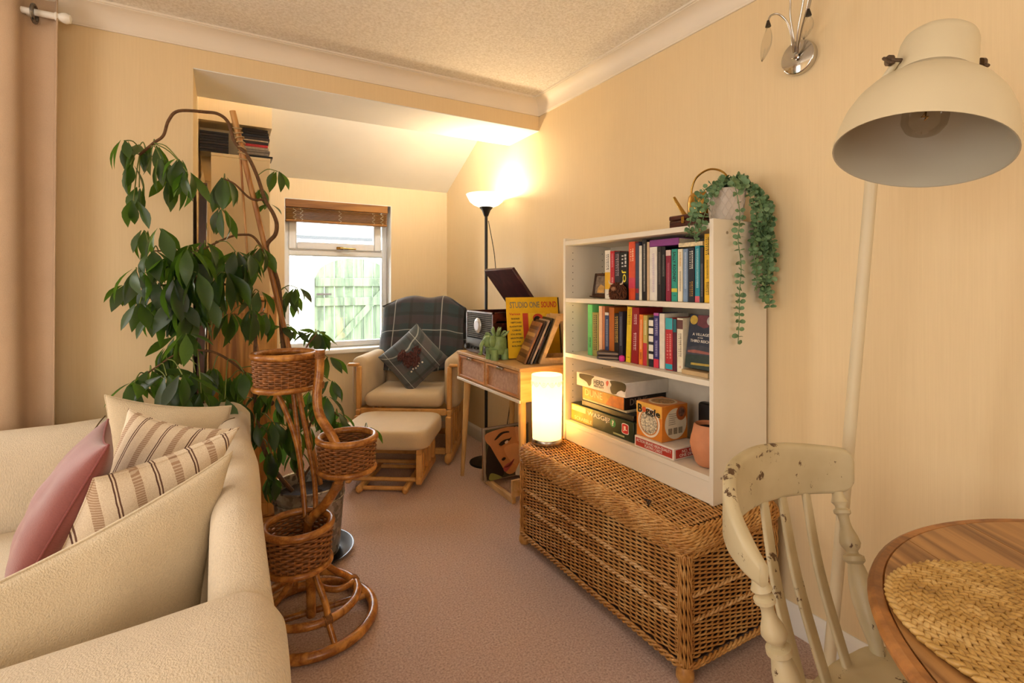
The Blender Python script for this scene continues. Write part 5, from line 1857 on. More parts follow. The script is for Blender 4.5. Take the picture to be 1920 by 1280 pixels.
vp([(-.056, -.097), (.056, -.097), (.056, -.045), (-.056, -.05)], '#1f3327', .0)
vp([(-.056, -.05), (.056, -.045), (.056, -.02), (.0, -.012), (-.056, -.025)], '#3a3a44', .0)
vp([(-.05, -.035), (-.02, -.03), (.05, -.034), (.05, -.042), (-.05, -.042)], '#9c5a4c', .0006)
vp([(-.02, .097), (.03, .097), (.03, .055), (.01, .05), (-.02, .06)], '#6d2f38', .0)
for cx_, c_ in ((-.036, '#c8a63c'), (.038, '#b9b6ae')):
    vp([(cx_ + .017 * math.cos(a), .078 + .017 * math.sin(a)) for a in [2 * PI * k / 18 for k in range(18)]], c_, .0012)
m_wt = plain(WT, .5)
text('lettering', 'A VILLAGE', .012, m_wt, vb, Mv @ Matrix.Translation((0, .026, .0008)), width=.072, height=.010, world=True)
text('lettering', 'IN THE', .008, m_wt, vb, Mv @ Matrix.Translation((0, .014, .0008)), width=.022, height=.004, world=True)
text('lettering', 'THIRD REICH', .012, m_wt, vb, Mv @ Matrix.Translation((0, .002, .0008)), width=.086, height=.010, world=True)
vp([(-.03, -.086), (.05, -.083), (.05, -.075), (-.03, -.078)], '#b79a34', .0008)
pb = thing('book', 'pale book lying flat under the face-out paperback', 'book', (1.50, 1.235, SH2), 0, G2)
MB().bev((1.462, 1.178, SH2 + .0005), (1.60, 1.294, SH2 + .0022), .0005).bev((1.462, 1.178, SH2 + .0155), (1.60, 1.294, SH2 + .0172), .0005).box((1.462, 1.178, SH2 + .0022), (1.4645, 1.294, SH2 + .0155)).build('cover', plain('#c8a878', .5), pb, world=True)
MB().box((1.4645, 1.18, SH2 + .0022), (1.597, 1.292, SH2 + .0155)).build('pages', m_page, pb, world=True)

# ---------------------------------------------------------------- ornaments on the shelves
pf = thing('photo_frame', 'small dark wooden photo frame at the far end of the top shelf', 'photo frame', (1.52, 1.82, SH1))
Mp = frame((1.515, 1.815, SH1 + .066), (0.05, -1, 0), (.18, 0, .98))
fm = MB()
for a, b in (((-.048, -.058), (-.036, .052)), ((.036, -.058), (.048, .052)), ((-.036, -.058), (.036, -.044)), ((-.036, .040), (.036, .052))):
    fm.bev((a[0], a[1], -.006), (b[0], b[1], .004), .002, Mp)
fm.build('frame', m_walnut, pf, world=True)
MB().bev((-.056, -.062, -.02), (.056, -.056, .012), .002, Mp).build('foot', m_walnut, pf, world=True)
MB().box((-.037, -.045, -.004), (.037, .041, -.001), Mp).build('picture', plain('#8a7a6c', .3, var=.6, scale=55), pf, world=True)
MB().prism([(-.02, -.04), (.03, -.04), (.025, -.01), (.0, .0), (-.015, -.015)], -.001, -.0004, Mp).build('print', plain('#d8a860', .4, var=.3, scale=60), pf, world=True)

og = thing('shaggy_ornament', 'shaggy brown animal ornament in front of the black thriller', 'ornament', (1.455, 1.632, SH1))
Mo = Matrix.Translation((1.4545, 1.632, SH1))
bdy = blob(MB(), (0, 0, .036), (.020, .040, .036), Mo, 18, 12)
bdy.build('body', plain('#4a2713', .9), og, 180, world=True)
hr = MB()
ro = random.Random(9)
for k in range(420):
    a, b = ro.uniform(0, 2 * PI), math.acos(ro.uniform(-.75, 1))
    p = V((.020 * math.cos(a) * math.sin(b), .040 * math.sin(a) * math.sin(b), .036 + .036 * math.cos(b)))
    nn = V((math.cos(a) * math.sin(b), math.sin(a) * math.sin(b), math.cos(b) * .6 - .2)).normalized()
    q = p + nn * .007 + V((0, 0, -.004))
    if q.z > .001 and (p + nn * .009).x < .021:
        hr.tube([Mo @ p, Mo @ q, Mo @ (q + V((0, 0, -.006)) + nn * .002)], [.0022, .0018, .0006], 4)
hr.build('shaggy_coat', plain('#6b3a1c', .85, var=.5, scale=200), og, 180, world=True, recalc=False, kind='stuff')
blob(MB(), (-.022, 0, .046), (.008, .014, .010), Mo).build('muzzle', plain('#9a6a48', .8), og, 180, world=True)
for s in (-1, 1):
    MB().tube(smoothpath([Mo @ V((-.008, s * .026, .066)), Mo @ V((-.01, s * .040, .070)), Mo @ V((-.012, s * .046, .084))], 4), [.004, .0038, .0035, .0032, .003, .0026, .002, .0015, .001], 6).build('horn', plain('#d9c7a8', .5), og, 180, world=True)

wb = thing('slatted_box', 'small dark wooden box with pale inlaid lines at the front of the middle shelf', 'box', (1.505, 1.70, SH2 + .0005), R(38))
for k, z in enumerate((0, .018)):
    MB().bev((-.052, -.075, z + .001), (.052, .075, z + .017), .002).build('tier', wood('ebonised_oak', '#2a1a10', '#4d3420', 9, (1, .15, 1), .4, .05, 4) if k == 0 else bpy.data.materials['ebonised_oak'], wb)
    for s in (-1, 1):
        MB().box((s * .0522 - .0004, -.066, z + .007), (s * .0522 + .0004, .066, z + .011)).build('inlay', plain('#9d7c58', .5), wb)
        MB().box((-.044, s * .0752 - .0004, z + .007), (.044, s * .0752 + .0004, z + .011)).build('inlay', plain('#9d7c58', .5), wb)
MB().bev((-.04, -.06, .035), (.04, .06, .037), .001).build('lid_panel', m_walnut, wb)

# ---------------------------------------------------------------- boxed games on the bottom shelf


def gamebox(name, label, a, b, col, side=None, cat='game box', lidh=None):
    g = thing(name, label, cat, ((a[0] + b[0]) / 2, (a[1] + b[1]) / 2, a[2]), 0, 'boxed games on the bottom shelf')
    bd_ = MB().bev(a, b, .0015).build('box', plain(col, .35, var=.12, scale=25), g, world=True)
    return g, bd_


def panel(g, M, pts, c_, z=.0003, name='print', var=.1, scale=30):
    return MB().prism(pts, z, z + .0004, M).build(name, plain(c_, .4, var=var, scale=scale), g, 0, world=True)


def rectp(x0, y0, x1, y1):
    return [(x0, y0), (x1, y0), (x1, y1), (x0, y1)]


def faceF(x, yc, zc):
    return frame((x, yc, zc), (0, -1, 0), (0, 0, 1))


def faceS(xc, y, zc):
    return frame((xc, y, zc), (1, 0, 0), (0, 0, 1))


z0_ = DK + .0006
g, _ = gamebox('game_box', 'long dark jigsaw box lettered WASGIJ, lowest of the pile', (1.458, 1.54, z0_), (1.715, 1.968, z0_ + .083), '#23301c')
Mg = faceF(1.458, 1.754, z0_ + .0415)
panel(g, Mg, rectp(-.212, -.038, -.05, .039), '#a9892c', .0003, var=.4, scale=20)
panel(g, Mg, rectp(-.205, .01, -.10, .034), '#e9d9a0', .0008)
text('lettering', 'WASGIJ?', .03, plain('#f3ead6', .5), g, Mg @ Matrix.Translation((-.01, .015, .0008)), width=.155, height=.026, world=True, bold=.01)
text('lettering', 'SCRABBLE', .03, plain('#f0e2b4', .5), g, Mg @ Matrix.Translation((-.12, -.022, .0008)), width=.13, height=.017, world=True, bold=.0)
panel(g, Mg, [(.088 + .018 * math.cos(a), .012 + .018 * math.sin(a)) for a in [2 * PI * k / 20 for k in range(20)]], '#2d8a4a', .0006)
text('lettering', '?', .03, plain('#f3ead6', .5), g, Mg @ Matrix.Translation((.088, .012, .0012)), width=.012, height=.024, world=True, bold=.03)


def jl(M):
    panel(g, M, [(p.x, p.y) for p in smoothpath([(-.018, -.02, 0), (.018, -.02, 0), (.02, 0, 0), (.018, .02, 0), (-.018, .02, 0), (-.02, 0, 0)], 4, True)], '#efe6dc', .0006)
    panel(g, M, [(p.x, p.y) for p in smoothpath([(-.0155, -.0175, 0), (.0155, -.0175, 0), (.0175, 0, 0), (.0155, .0175, 0), (-.0155, .0175, 0), (-.0175, 0, 0)], 4, True)], '#c8202e', .0011)
    text('lettering', 'JL', .02, plain('#f3ead6', .5), g, M @ Matrix.Translation((0, 0, .0016)), width=.022, height=.022, world=True, bold=.03)


jl(Mg @ Matrix.Translation((.165, .006, 0)))
panel(g, Mg, rectp(.09, -.032, .16, -.025), '#a8a878', .0006)
Ms_ = faceS(1.56, 1.54, z0_ + .0415)
panel(g, Ms_, rectp(-.09, -.038, -.02, .038), '#8d8c7a', .0003, var=.5, scale=50)
jl(Ms_ @ Matrix.Translation((-.06, .005, .0004)))
z1_ = z0_ + .0836
g, _ = gamebox('game_box', 'flat black game box between the jigsaw and the cream one', (1.47, 1.553, z1_), (1.70, 1.90, z1_ + .024), '#1d1b1a')
z2_ = z1_ + .0245
g, _ = gamebox('game_box', 'thin cream game box under the golden one', (1.475, 1.60, z2_), (1.70, 1.90, z2_ + .010), '#c9bd98')
z3_ = z2_ + .0105
g, _ = gamebox('game_box', 'golden orange game box lettered Dune with a dark side', (1.468, 1.606, z3_), (1.715, 1.892, z3_ + .056), '#1f1712')
Mg = faceF(1.468, 1.749, z3_ + .028)
panel(g, Mg, rectp(-.141, -.026, .141, .026), '#b98a30', .0003, var=.45, scale=18)
panel(g, Mg, [(.02, -.026), (.141, -.026), (.141, .026), (.06, .02)], '#c86a24', .0006, var=.4, scale=25)
text('lettering', 'DUNE', .03, plain('#f0dca0', .5), g, Mg @ Matrix.Translation((-.06, .004, .001)), width=.125, height=.03, world=True)
Ms_ = faceS(1.56, 1.606, z3_ + .028)
text('lettering', 'DUNE', .03, plain('#8a7866', .5), g, Ms_ @ Matrix.Translation((-.01, .004, .0004)), width=.10, height=.028, world=True)
z4_ = z3_ + .0565
g, _ = gamebox('game_box', 'white game box with black cow patches lettered HERD, topmost of the pile', (1.462, 1.592, z4_), (1.715, 1.93, z4_ + .062), '#e6decf')
Mg = faceF(1.462, 1.761, z4_ + .031)


def sm2(pts):
    return [(p.x, p.y) for p in smoothpath([(a, b, 0) for a, b in pts], 4, True)]


panel(g, Mg, sm2([(-.135, .027), (-.04, .029), (-.055, .012), (-.06, -.012), (-.075, -.022), (-.09, -.008), (-.115, .0), (-.142, .006), (-.148, .018)]), '#15120f')
panel(g, Mg, sm2([(.075, .028), (.165, .029), (.166, -.005), (.14, -.004), (.12, -.022), (.085, -.028), (.072, -.006), (.08, .01)]), '#15120f')
text('lettering', 'HERD', .03, plain('#17130f', .5), g, Mg @ Matrix.Translation((-.005, .004, .0006)), width=.07, height=.022, world=True, bold=.015)
text('lettering', 'MENTALITY', .02, plain('#17130f', .5), g, Mg @ Matrix.Translation((-.005, -.014, .0006)), width=.068, height=.009, world=True, bold=.0)
panel(g, Mg, sm2([(.048, .02), (.058, .024), (.062, .014), (.052, -.002), (.044, .012)]), '#d8584c')
panel(g, Mg, sm2([(.115, -.029), (.165, -.029), (.16, -.012), (.14, -.006), (.122, -.014)]), '#efe7d8', .0008)

g, _ = gamebox('card_box', 'red and white box of playing cards under the orange cube', (1.442, 1.312, z0_), (1.59, 1.518, z0_ + .044), '#e4d6c8', cat='card box')
Mg = faceF(1.442, 1.415, z0_ + .022)
panel(g, Mg, rectp(-.095, -.016, .095, .016), '#b5382c')
text('lettering', 'ACTION BRAND HIGH-QUALITY\nPLAYING CARDS', .012, m_wt, g, Mg @ Matrix.Translation((0, 0, .0008)), width=.18, height=.025, world=True, bold=.0)
Ms_ = faceS(1.516, 1.312, z0_ + .022)
panel(g, Ms_, rectp(-.065, -.016, .065, .016), '#b5382c')
text('lettering', 'NO. 978\nONE DECK', .012, m_wt, g, Ms_ @ Matrix.Translation((0, 0, .0008)), width=.09, height=.025, world=True, bold=.0)
zb_ = z0_ + .0446
g, _ = gamebox('game_cube', 'orange cube shaped game box lettered Boggle', (1.456, 1.384, zb_), (1.598, 1.521, zb_ + .138), '#d9822c')
Mg = faceF(1.456, 1.4525, zb_ + .069)


def disc(r, cx=0, cy=0, n=28, sy=1.0):
    return [(cx + r * math.cos(2 * PI * k / n), cy + r * sy * math.sin(2 * PI * k / n)) for k in range(n)]


panel(g, Mg, rectp(-.068, .022, .068, .068), '#e8b04c', .0003)
panel(g, Mg, disc(.058, 0, -.006), '#efe2cc', .0006)
panel(g, Mg, disc(.050, 0, -.006), '#c9803c', .0010)
panel(g, Mg, disc(.045, 0, -.006), '#d8c8ac', .0014, var=.9, scale=160)
text('lettering', 'B', .03, m_black, g, Mg @ Matrix.Translation((-.047, .042, .002)), width=.024, height=.034, world=True, bold=.03)
text('lettering', 'ggle', .03, m_black, g, Mg @ Matrix.Translation((.022, .036, .002)) @ Matrix.Rotation(R(-6), 4, 'Z'), width=.078, height=.034, world=True, bold=.02)
panel(g, Mg, disc(.011, -.024, .041, 14), '#d85a2c', .0018)
Ms_ = faceS(1.527, 1.384, zb_ + .069)
panel(g, Ms_, disc(.060, .004, -.004), '#e6d8ba', .0004)
panel(g, Ms_, disc(.028, .034, .034), '#b5602c', .0008)
panel(g, Ms_, disc(.018, .034, .038), '#7a5a4a', .0012, var=.6, scale=80)
for k in range(6):
    panel(g, Ms_, rectp(-.036, .034 - .008 * k, .004 + .004 * (k % 3) - .002 * k, .036 - .008 * k), '#8a7a62', .0008)
for k in range(3):
    panel(g, Ms_, rectp(-.038 + .028 * k, -.044, -.016 + .028 * k, -.02), '#9a8a70', .0008, var=.4, scale=200)
Mt = frame((1.527, 1.4525, zb_ + .138), (0, -1, 0), (1, 0, 0))
panel(g, Mt, disc(.056, .0, .006), '#e6d2ac', .0004)
panel(g, Mt, disc(.046, .0, .006), '#b98c50', .0008, var=.7, scale=120)

bcx = thing('black_case', 'slim black case standing behind the orange cube', 'case', (1.66, 1.31, z0_))
soft('body', (1.625, 1.20, z0_), (1.665, 1.36, z0_ + .19), .012, m_black, bcx)
MB().tube(smoothpath([(1.645, 1.25, z0_ + .188), (1.645, 1.255, z0_ + .205), (1.645, 1.305, z0_ + .205), (1.645, 1.31, z0_ + .188)], 4), .004, 6).build('handle', m_black, bcx, world=True)

m_terra = plain('#cf8a60', .75, var=.12, scale=18, bump=.1, bscale=90, name='terracotta')
tp = thing('terracotta_pot', 'bulging terracotta pot at the near end of the bottom shelf', 'pot', (1.52, 1.218, z0_))


def tfn(a, b):
    # b: 0 rim inside .. profile
    prof = [(.0, .02), (.040, .022), (.052, .06), (.046, .145), (.049, .150), (.053, .146), (.062, .10), (.066, .075), (.060, .045), (.048, .012), (.040, .002), (.0, .0)]
    i = min(int(b * 11), 10)
    t = b * 11 - i
    r = prof[i][0] * (1 - t) + prof[i + 1][0] * t
    z = prof[i][1] * (1 - t) + prof[i + 1][1] * t
    w_ = 1 + (.06 * math.cos(3 * 2 * PI * a + 1.0) if b > .4 and .012 < z < .11 else 0) * (1 if b > .45 else 0)
    return (1.52 + r * w_ * math.cos(2 * PI * a), 1.2185 + r * w_ * math.sin(2 * PI * a), z0_ + z)


MB().grid(tfn, 40, 33, True, False).build('body', m_terra, tp, 60, world=True)
MB().lathe([(0, .135), (.043, .135), (.043, .125), (0, .125)], 20, Matrix.Translation((1.52, 1.2185, z0_))).build('soil', m_soil, tp, world=True)

# ---------------------------------------------------------------- on top of the bookshelf
ZT = SZ1 - .0135
tb = thing('trinket_box', 'dark carved wooden trinket box with brass clasp on the bookshelf top', 'box', (1.58, 1.36, ZT))
MB().bev((1.545, 1.288, ZT), (1.635, 1.43, ZT + .042), .002).build('body', m_mahog, tb, world=True)
MB().bev((1.543, 1.286, ZT + .043), (1.637, 1.432, ZT + .062), .004).build('lid', m_mahog, tb, world=True)
MB().bev((1.540, 1.352, ZT + .028), (1.546, 1.366, ZT + .054), .001).build('clasp', m_brass, tb, world=True)
for z in (.008, .034):
    MB().bev((1.5435, 1.292, ZT + z), (1.546, 1.426, ZT + z + .004), .0008).build('moulding', m_walnut, tb, world=True)

wc = thing('watering_can', 'brass watering can with a tall arched handle behind the trinket box', 'watering can', (1.675, 1.37, ZT))
Mw = Matrix.Translation((1.668, 1.375, ZT)) @ Matrix.Diagonal((1.15, 1.22, 1.05, 1))
MB().lathe([(0, 0), (.042, 0), (.045, .01), (.045, .115), (.042, .138), (.034, .15), (.032, .15), (.04, .137), (.042, .11), (.042, .008), (0, .006)], 36, Mw).build('body', m_brass, wc, world=True)
MB().tube([Mw @ V(p) for p in smoothpath([(-.005, .035, .05), (-.006, .06, .07), (-.008, .085, .11), (-.010, .108, .152)], 5)], [.012 - .0004 * i for i in range(16)], 12).build('spout', m_brass, wc, world=True)
MB().tube([Mw @ V(p) for p in smoothpath([(0, .036, .13), (0, .04, .17), (0, .02, .215), (0, -.03, .235), (0, -.08, .215), (0, -.105, .17), (0, -.10, .10), (0, -.045, .05)], 7)], .0042, 10).build('handle', m_brass, wc, world=True)


def _lattice():
    t = NT('white_lattice_ceramic')
    t.fin(srgb('#d9cdc0'), .4)
    return t.m


m_latt = plain('#d9cdc0', .4, var=.05, name='white_glazed_pot')
wp = thing('ceramic_pot', 'white lattice patterned pot on the near corner of the bookshelf top', 'pot', (1.575, 1.19, ZT))
Mq = Matrix.Translation((1.575, 1.19, ZT))
MB().lathe([(0, 0), (.048, 0), (.052, .004), (.066, .125), (.068, .13), (.064, .13), (.05, .01), (0, .008)], 36, Mq).build('body', m_latt, wp, world=True)
MB().lathe([(0, .11), (.06, .11), (.06, .1), (0, .1)], 20, Mq).build('soil', m_soil, wp, world=True)
lt = MB()
for s in (-1, 1):
    for k in range(16):
        a0 = 2 * PI * k / 16
        q = []
        for j in range(8):
            t = j / 7
            r = .0525 + .0135 * t + .0006
            a = a0 + s * t * 1.15
            q.append(Mq @ V((r * math.cos(a), r * math.sin(a), .005 + .12 * t)))
        lt.tube(q, .0016, 4)
lt.build('lattice_relief', m_latt, wp, 180, world=True, recalc=False)


def _euc():
    t = NT('eucalyptus_leaf')
    f = t.math('ADD', t.math('MULTIPLY', t.noise(35, 2), .7), t.math('MULTIPLY', t.noise(6, 2), .3))
    t.fin(t.ramp(f, [(.3, srgb('#45633a')), (.55, srgb('#6c8d60')), (.75, srgb('#94b08a'))]), .6)
    return t.m


m_euc = _euc()
tp_ = thing('trailing_plant', 'trailing eucalyptus with small round leaves spilling from the white lattice pot', 'plant', (1.575, 1.19, ZT + .112))
rt_ = random.Random(17)


def strand(pts, dens=.014, ls=.019):
    m = MB()
    q = smoothpath(pts, 8)
    m.tube(q, .0014, 4)
    acc = 0
    k = 0
    for a, b in zip(q, q[1:]):
        acc += (b - a).length
        if acc < dens:
            continue
        acc = 0
        k += 1
        d = (b - a).normalized()
        sd_ = d.orthogonal().normalized()
        for s in (0, PI, PI / 2, 1.5 * PI)[:4 if rt_.random() < .45 else 2]:
            ang_ = s + k * 1.2 + rt_.uniform(-.5, .5)
            o = Matrix.Rotation(ang_, 3, d) @ sd_
            L = ls * rt_.uniform(.75, 1.2)
            nn = (d * .5 + o.cross(d) * rt_.uniform(-.5, .5) + V((0, 0, .4))).normalized()
            w_ = o.cross(nn).normalized()
            c = b + o * (L * .55)
            ring_ = [c + o * (L * .5 * math.cos(t)) + w_ * (L * .44 * math.sin(t)) + nn * (.10 * L * math.cos(t) ** 2) for t in [2 * PI * i / 8 for i in range(8)]]
            m.add(ring_ + [c - nn * (.06 * L)], [(i, (i + 1) % 8, 8) for i in range(8)])
    m.build('strand', m_euc, tp_, 180, world=True, recalc=False, kind='stuff')


H0 = (1.575, 1.19, ZT + .115)
# over the near side of the bookshelf
for (x, zend, ym) in ((1.52, 1.02, 1.098), (1.60, 1.20, 1.09), (1.62, 1.25, 1.105), (1.645, 1.18, 1.085), (1.665, 1.16, 1.095), (1.68, 1.14, 1.088), (1.69, 1.17, 1.105), (1.655, 1.30, 1.075), (1.63, 1.33, 1.08)):
    zz = [(H0[0] + (x - H0[0]) * .3, 1.155, ZT + .145 + rt_.uniform(-.01, .02)), (x, 1.115, ZT + .115 + rt_.uniform(-.02, .03)), (x + .005, ym, ZT + .03)]
    n_ = 5
    for k in range(1, n_ + 1):
        zz.append((x + .012 * math.sin(k * 1.3 + x * 40), ym + .006 * math.sin(k * 2 + x * 30), ZT + .03 - (ZT + .03 - zend) * k / n_))
    strand([H0] + zz, .016 if x < 1.55 else .013)
# towards the front and the far side
for (x, y, zend) in ((1.41, 1.185, 1.365), (1.415, 1.162, 1.40), (1.405, 1.205, 1.395), (1.45, 1.225, 1.47)):
    strand([H0, (1.53, (y + 1.19) / 2, ZT + .15), (1.47, y, ZT + .10), (x + .01, y, ZT + .03), (x, y + .006, (ZT + zend) / 2), (x - .004, y - .004, zend)], .014)
for k in range(12):
    a = k * 2.4
    r = .03 + .06 * ((k * 37) % 10) / 10
    e = (H0[0] + r * math.cos(a) + .03, H0[1] + r * .8 * math.sin(a) - .02, ZT + .13 + .05 * ((k * 13) % 7) / 7)
    strand([H0, ((H0[0] + e[0]) / 2, (H0[1] + e[1]) / 2, ZT + .165), e], .010, .022)


# ================================================================ wall light
ws = thing('wall_light', 'chrome wall light with curved arms and clear glass leaf drops', 'wall light', (1.72, 1.02, 2.01))
Mw = frame((1.74, 1.015, 2.008), (0, -1, 0), (0, 0, 1))
MB().lathe([(0, .024), (.054, .024), (.057, .022), (.058, .019), (.058, 0), (0, 0)], 36, Mw).build('back_plate', m_chrome, ws, world=True)
MB().lathe([(0, .044), (.008, .043), (.012, .036), (.010, .026), (0, .026)], 16, Mw).build('boss', m_chrome, ws, world=True)
ARMS = [[(1.710, 1.019, 2.009), (1.680, 1.008, 2.037), (1.660, 1.002, 2.071), (1.640, 1.004, 2.106), (1.620, 1.020, 2.132), (1.600, 1.034, 2.129), (1.590, 1.038, 2.109)],
        [(1.710, 1.015, 2.012), (1.680, 1.005, 2.062), (1.660, 1.004, 2.129), (1.650, 0.998, 2.178), (1.630, 0.998, 2.244)],
        [(1.710, 1.011, 2.010), (1.680, 0.990, 2.074), (1.660, 0.962, 2.145), (1.640, 0.938, 2.198), (1.620, 0.897, 2.204)],
        [(1.710, 1.009, 2.009), (1.670, 0.973, 2.064), (1.640, 0.938, 2.111), (1.620, 0.913, 2.162), (1.610, 0.906, 2.130), (1.600, 0.909, 2.089)]]
m_crystal = glassmat('clear_leaf_glass', (.93, .92, .9), .02, .4)
for k, A in enumerate(ARMS):
    a = MB().tube(smoothpath(A, 8), .0032, 8).build('arm', m_chrome, ws, 180, world=True)
    if k in (0, 3):
        p = V(A[-1])
        MB().lathe([(0, .004), (.004, .002), (.009, -.016), (.009, -.019), (0, -.019)], 12, Matrix.Translation(p)).build('cap', plain('#4a433c', .3, .8), a, world=True)
        L = .11 if k == 0 else .07
        dx = V((0, .022, 0)) if k == 0 else V((0, .015, 0))
        m = MB()

        def lf(u, v, s=1, p=p, L=L, dx=dx):
            t = v
            w_ = .019 * math.sin(PI * min(1, t * .95 + .06)) ** .8
            X = (u * 2 - 1)
            return tuple(p + V((0, 0, -.016)) + dx * t + V((.008 * math.sin(t * 3) * 1, X * w_, -L * t + .003 * math.cos(X * 9))))
        m.grid(lambda u, v: lf(u, v), 8, 14)
        o = m.build('glass_leaf', m_crystal, a, 180, world=True)
        sdm = o.modifiers.new('thickness', 'SOLIDIFY')
        sdm.thickness = .003
    else:
        p = V(A[-1])
        MB().lathe([(0, .004), (.004, .002), (.009, -.016), (.011, -.03), (.009, -.042), (0, -.046)], 12, Matrix.Translation(p)).build('lamp_holder', m_chrome, a, world=True)

# ================================================================ big cream floor lamp
m_putty = plain('#d3c3a0', .42, var=.04, scale=6, name='cream_metal_enamel')
m_inner = plain('#b5ad98', .5, var=.04, scale=6, name='inner_shade_enamel')
hk = thing('arc_floor_lamp', 'tall cream metal floor lamp with a large bell shaped shade', 'floor lamp', (1.443, .777, 0))
MB().lathe([(0, 0), (.135, 0), (.138, .006), (.136, .022), (.13, .028), (.02, .032), (0, .032)], 40, Matrix.Translation((1.443, .777, 0))).build('base', m_putty, hk, world=True)
MB().tube([(1.443, .777, .02), (1.43, .737, .42), (1.398, .64, 1.465), (1.391, .619, 1.68)], [.0150, .0150, .0140, .0140], 14).build('pole', m_putty, hk, world=True)
axd = V((.345, -.01, .94)).normalized()
HS = .79
Mh = frame((1.077, .418, 1.455), axd.cross(V((.353, -.935, 0))).normalized(), axd.cross(axd.cross(V((.353, -.935, 0)))))
if (Mh @ V((0, 0, 1)) - Mh @ V((0, 0, 0))).dot(axd) < 0:
    Mh = Mh @ Matrix.Rotation(PI, 4, 'X')
Mh = Mh @ Matrix.Diagonal((HS, HS, HS * 1.08, 1))
outer = [(.166, 0), (.1665, .012), (.163, .045), (.155, .080), (.141, .112), (.121, .140), (.098, .160), (.083, .168), (.0785, .172), (.077, .176), (.079, .182), (.0785, .20), (.074, .262), (.070, .275), (.062, .283), (0, .286)]
inner = [(.163, .001), (.160, .045), (.152, .078), (.138, .109), (.118, .137), (.095, .157), (.07, .166), (0, .168)]
sh = MB().lathe(outer, 56, Mh).build('shade', m_putty, hk, 35, world=True)
MB().lathe([(.166, 0), (.163, .001)] + inner[1:], 56, Mh).build('shade_lining', m_inner, sh, 60, world=True)
MB().lathe([(.0785, .173), (.0795, .176), (.0785, .179)], 48, Mh).build('neck_seam', plain('#a8987a', .5), sh, world=True)
MB().lathe([(0, .165), (.022, .165), (.022, .14), (.018, .135), (0, .135)], 20, Mh).build('lamp_holder', m_white, sh, world=True)
MB().lathe([(.014, .148), (.018, .135), (.034, .115), (.044, .090), (.043, .072), (.034, .056), (.018, .047), (0, .045)], 28, Mh).build('bulb', glassmat('clear_bulb_glass_thin', (.9, .87, .82), .03, .3), sh, 180, world=True)
MB().tube([Mh @ V(p) for p in ((-.008, 0, .14), (-.01, 0, .09), (-.004, .006, .085), (.004, -.006, .09), (.01, 0, .085), (.008, 0, .14))], .0012, 5).build('filament', m_brass, sh, world=True)
# fork that carries the shade, with its two wing nuts
nc = Mh @ V((0, 0, .222))
lat = V((.868, -.497, -.03)).normalized()
aL, aR = nc - lat * .066, nc + lat * .066
top_ = V((1.391, .619, 1.665))
fk = smoothpath([top_, top_ + (aL - top_) * .35 + V((.01, .02, -.02)), aL + V((.03, .05, -.035)), aL - lat * .006], 7)
MB().tube(fk, .0065, 10).build('fork_arm', m_putty, hk, 60, world=True)
fk2 = smoothpath([top_, top_ + (aR - top_) * .4 + V((.05, .02, 0)), aR + V((.04, .03, -.01)), aR + lat * .006], 7)
MB().tube(fk2, .0065, 10).build('fork_arm', m_putty, hk, 60, world=True)
for p, d in ((aL - lat * .012, -lat), (aR + lat * .012, lat)):
    Mk = frame(p, d.orthogonal(), d.cross(d.orthogonal()))
    MB().lathe([(0, -.014), (.005, -.014), (.005, .002), (.010, .004), (.010, .010), (0, .012)], 12, Mk).bev((-.015, -.003, .004), (.015, .003, .014), .002, Mk).build('wing_nut', plain('#5d4a38', .4, .6), hk, world=True)

# ================================================================ painted kitchen chair


def _worn():
    t = NT('worn_cream_paint')
    a = t.noise(26, 5, .7)
    b = t.noise(5, 2)
    mask = t.ramp(t.math('ADD', t.math('MULTIPLY', a, .8), t.math('MULTIPLY', b, .25)), [(.635, (0, 0, 0)), (.655, (1, 1, 1))])
    base = t.ramp(t.noise(9, 3), [(.3, srgb('#b3a27c')), (.7, srgb('#c9b994'))])
    t.fin(t.mix(mask, base, srgb('#5a3f26')), .45)
    t.bump(mask, .25, .002)
    t.b.inputs['Roughness'].default_value = .45
    return t.m


m_worn = _worn()
kc = thing('kitchen_chair', 'worn cream painted spindle back kitchen chair pulled up to the round table', 'chair', (1.04, .34, 0))
# crest rail
cr = [((.800, .530), .715, .040), ((.806, .560), .728, .060), ((.828, .607), .750, .088), ((.868, .648), .768, .110), ((.93, .684), .779, .126), ((1.03, .707), .782, .132), ((1.12, .706), .780, .128), ((1.20, .690), .774, .120), ((1.262, .665), .769, .112), ((1.288, .651), .768, .104), ((1.300, .643), .768, .085), ((1.306, .639), .767, .06)]
secs = []
pp = [V((*p, 0)) for p, _, _ in cr]
for i, (p, zc, h_) in enumerate(cr):
    tg = (pp[min(i + 1, len(pp) - 1)] - pp[max(i - 1, 0)]).normalized()
    nn = V((-tg.y, tg.x, 0))
    th = .026 if 0 < i < len(cr) - 1 else .02
    secs.append([pp[i] + nn * a + V((0, 0, zc + b + .008)) for a, b in rrect(-th / 2, th / 2, -h_ / 2, h_ / 2, .012, 4)])
# finer sampling along the rail
fine = []
n_ = len(secs[0])
cols = [smoothpath([s[k] for s in secs], 4) for k in range(n_)]
for i in range(len(cols[0])):
    fine.append([c[i] for c in cols])
loft(fine).build('crest_rail', m_worn, kc, 60, world=True)


def turned(a, b, prof, name, k=1.0, n=18):
    a, b = V(a), V(b)
    L = (b - a).length
    d = (b - a).normalized()
    M = frame(a, d.orthogonal(), d.cross(d.orthogonal()))
    return MB().lathe([(0, 0)] + [(r * k, t * L) for t, r in prof] + [(0, L)], n, M).build(name, m_worn, kc, 50, world=True)


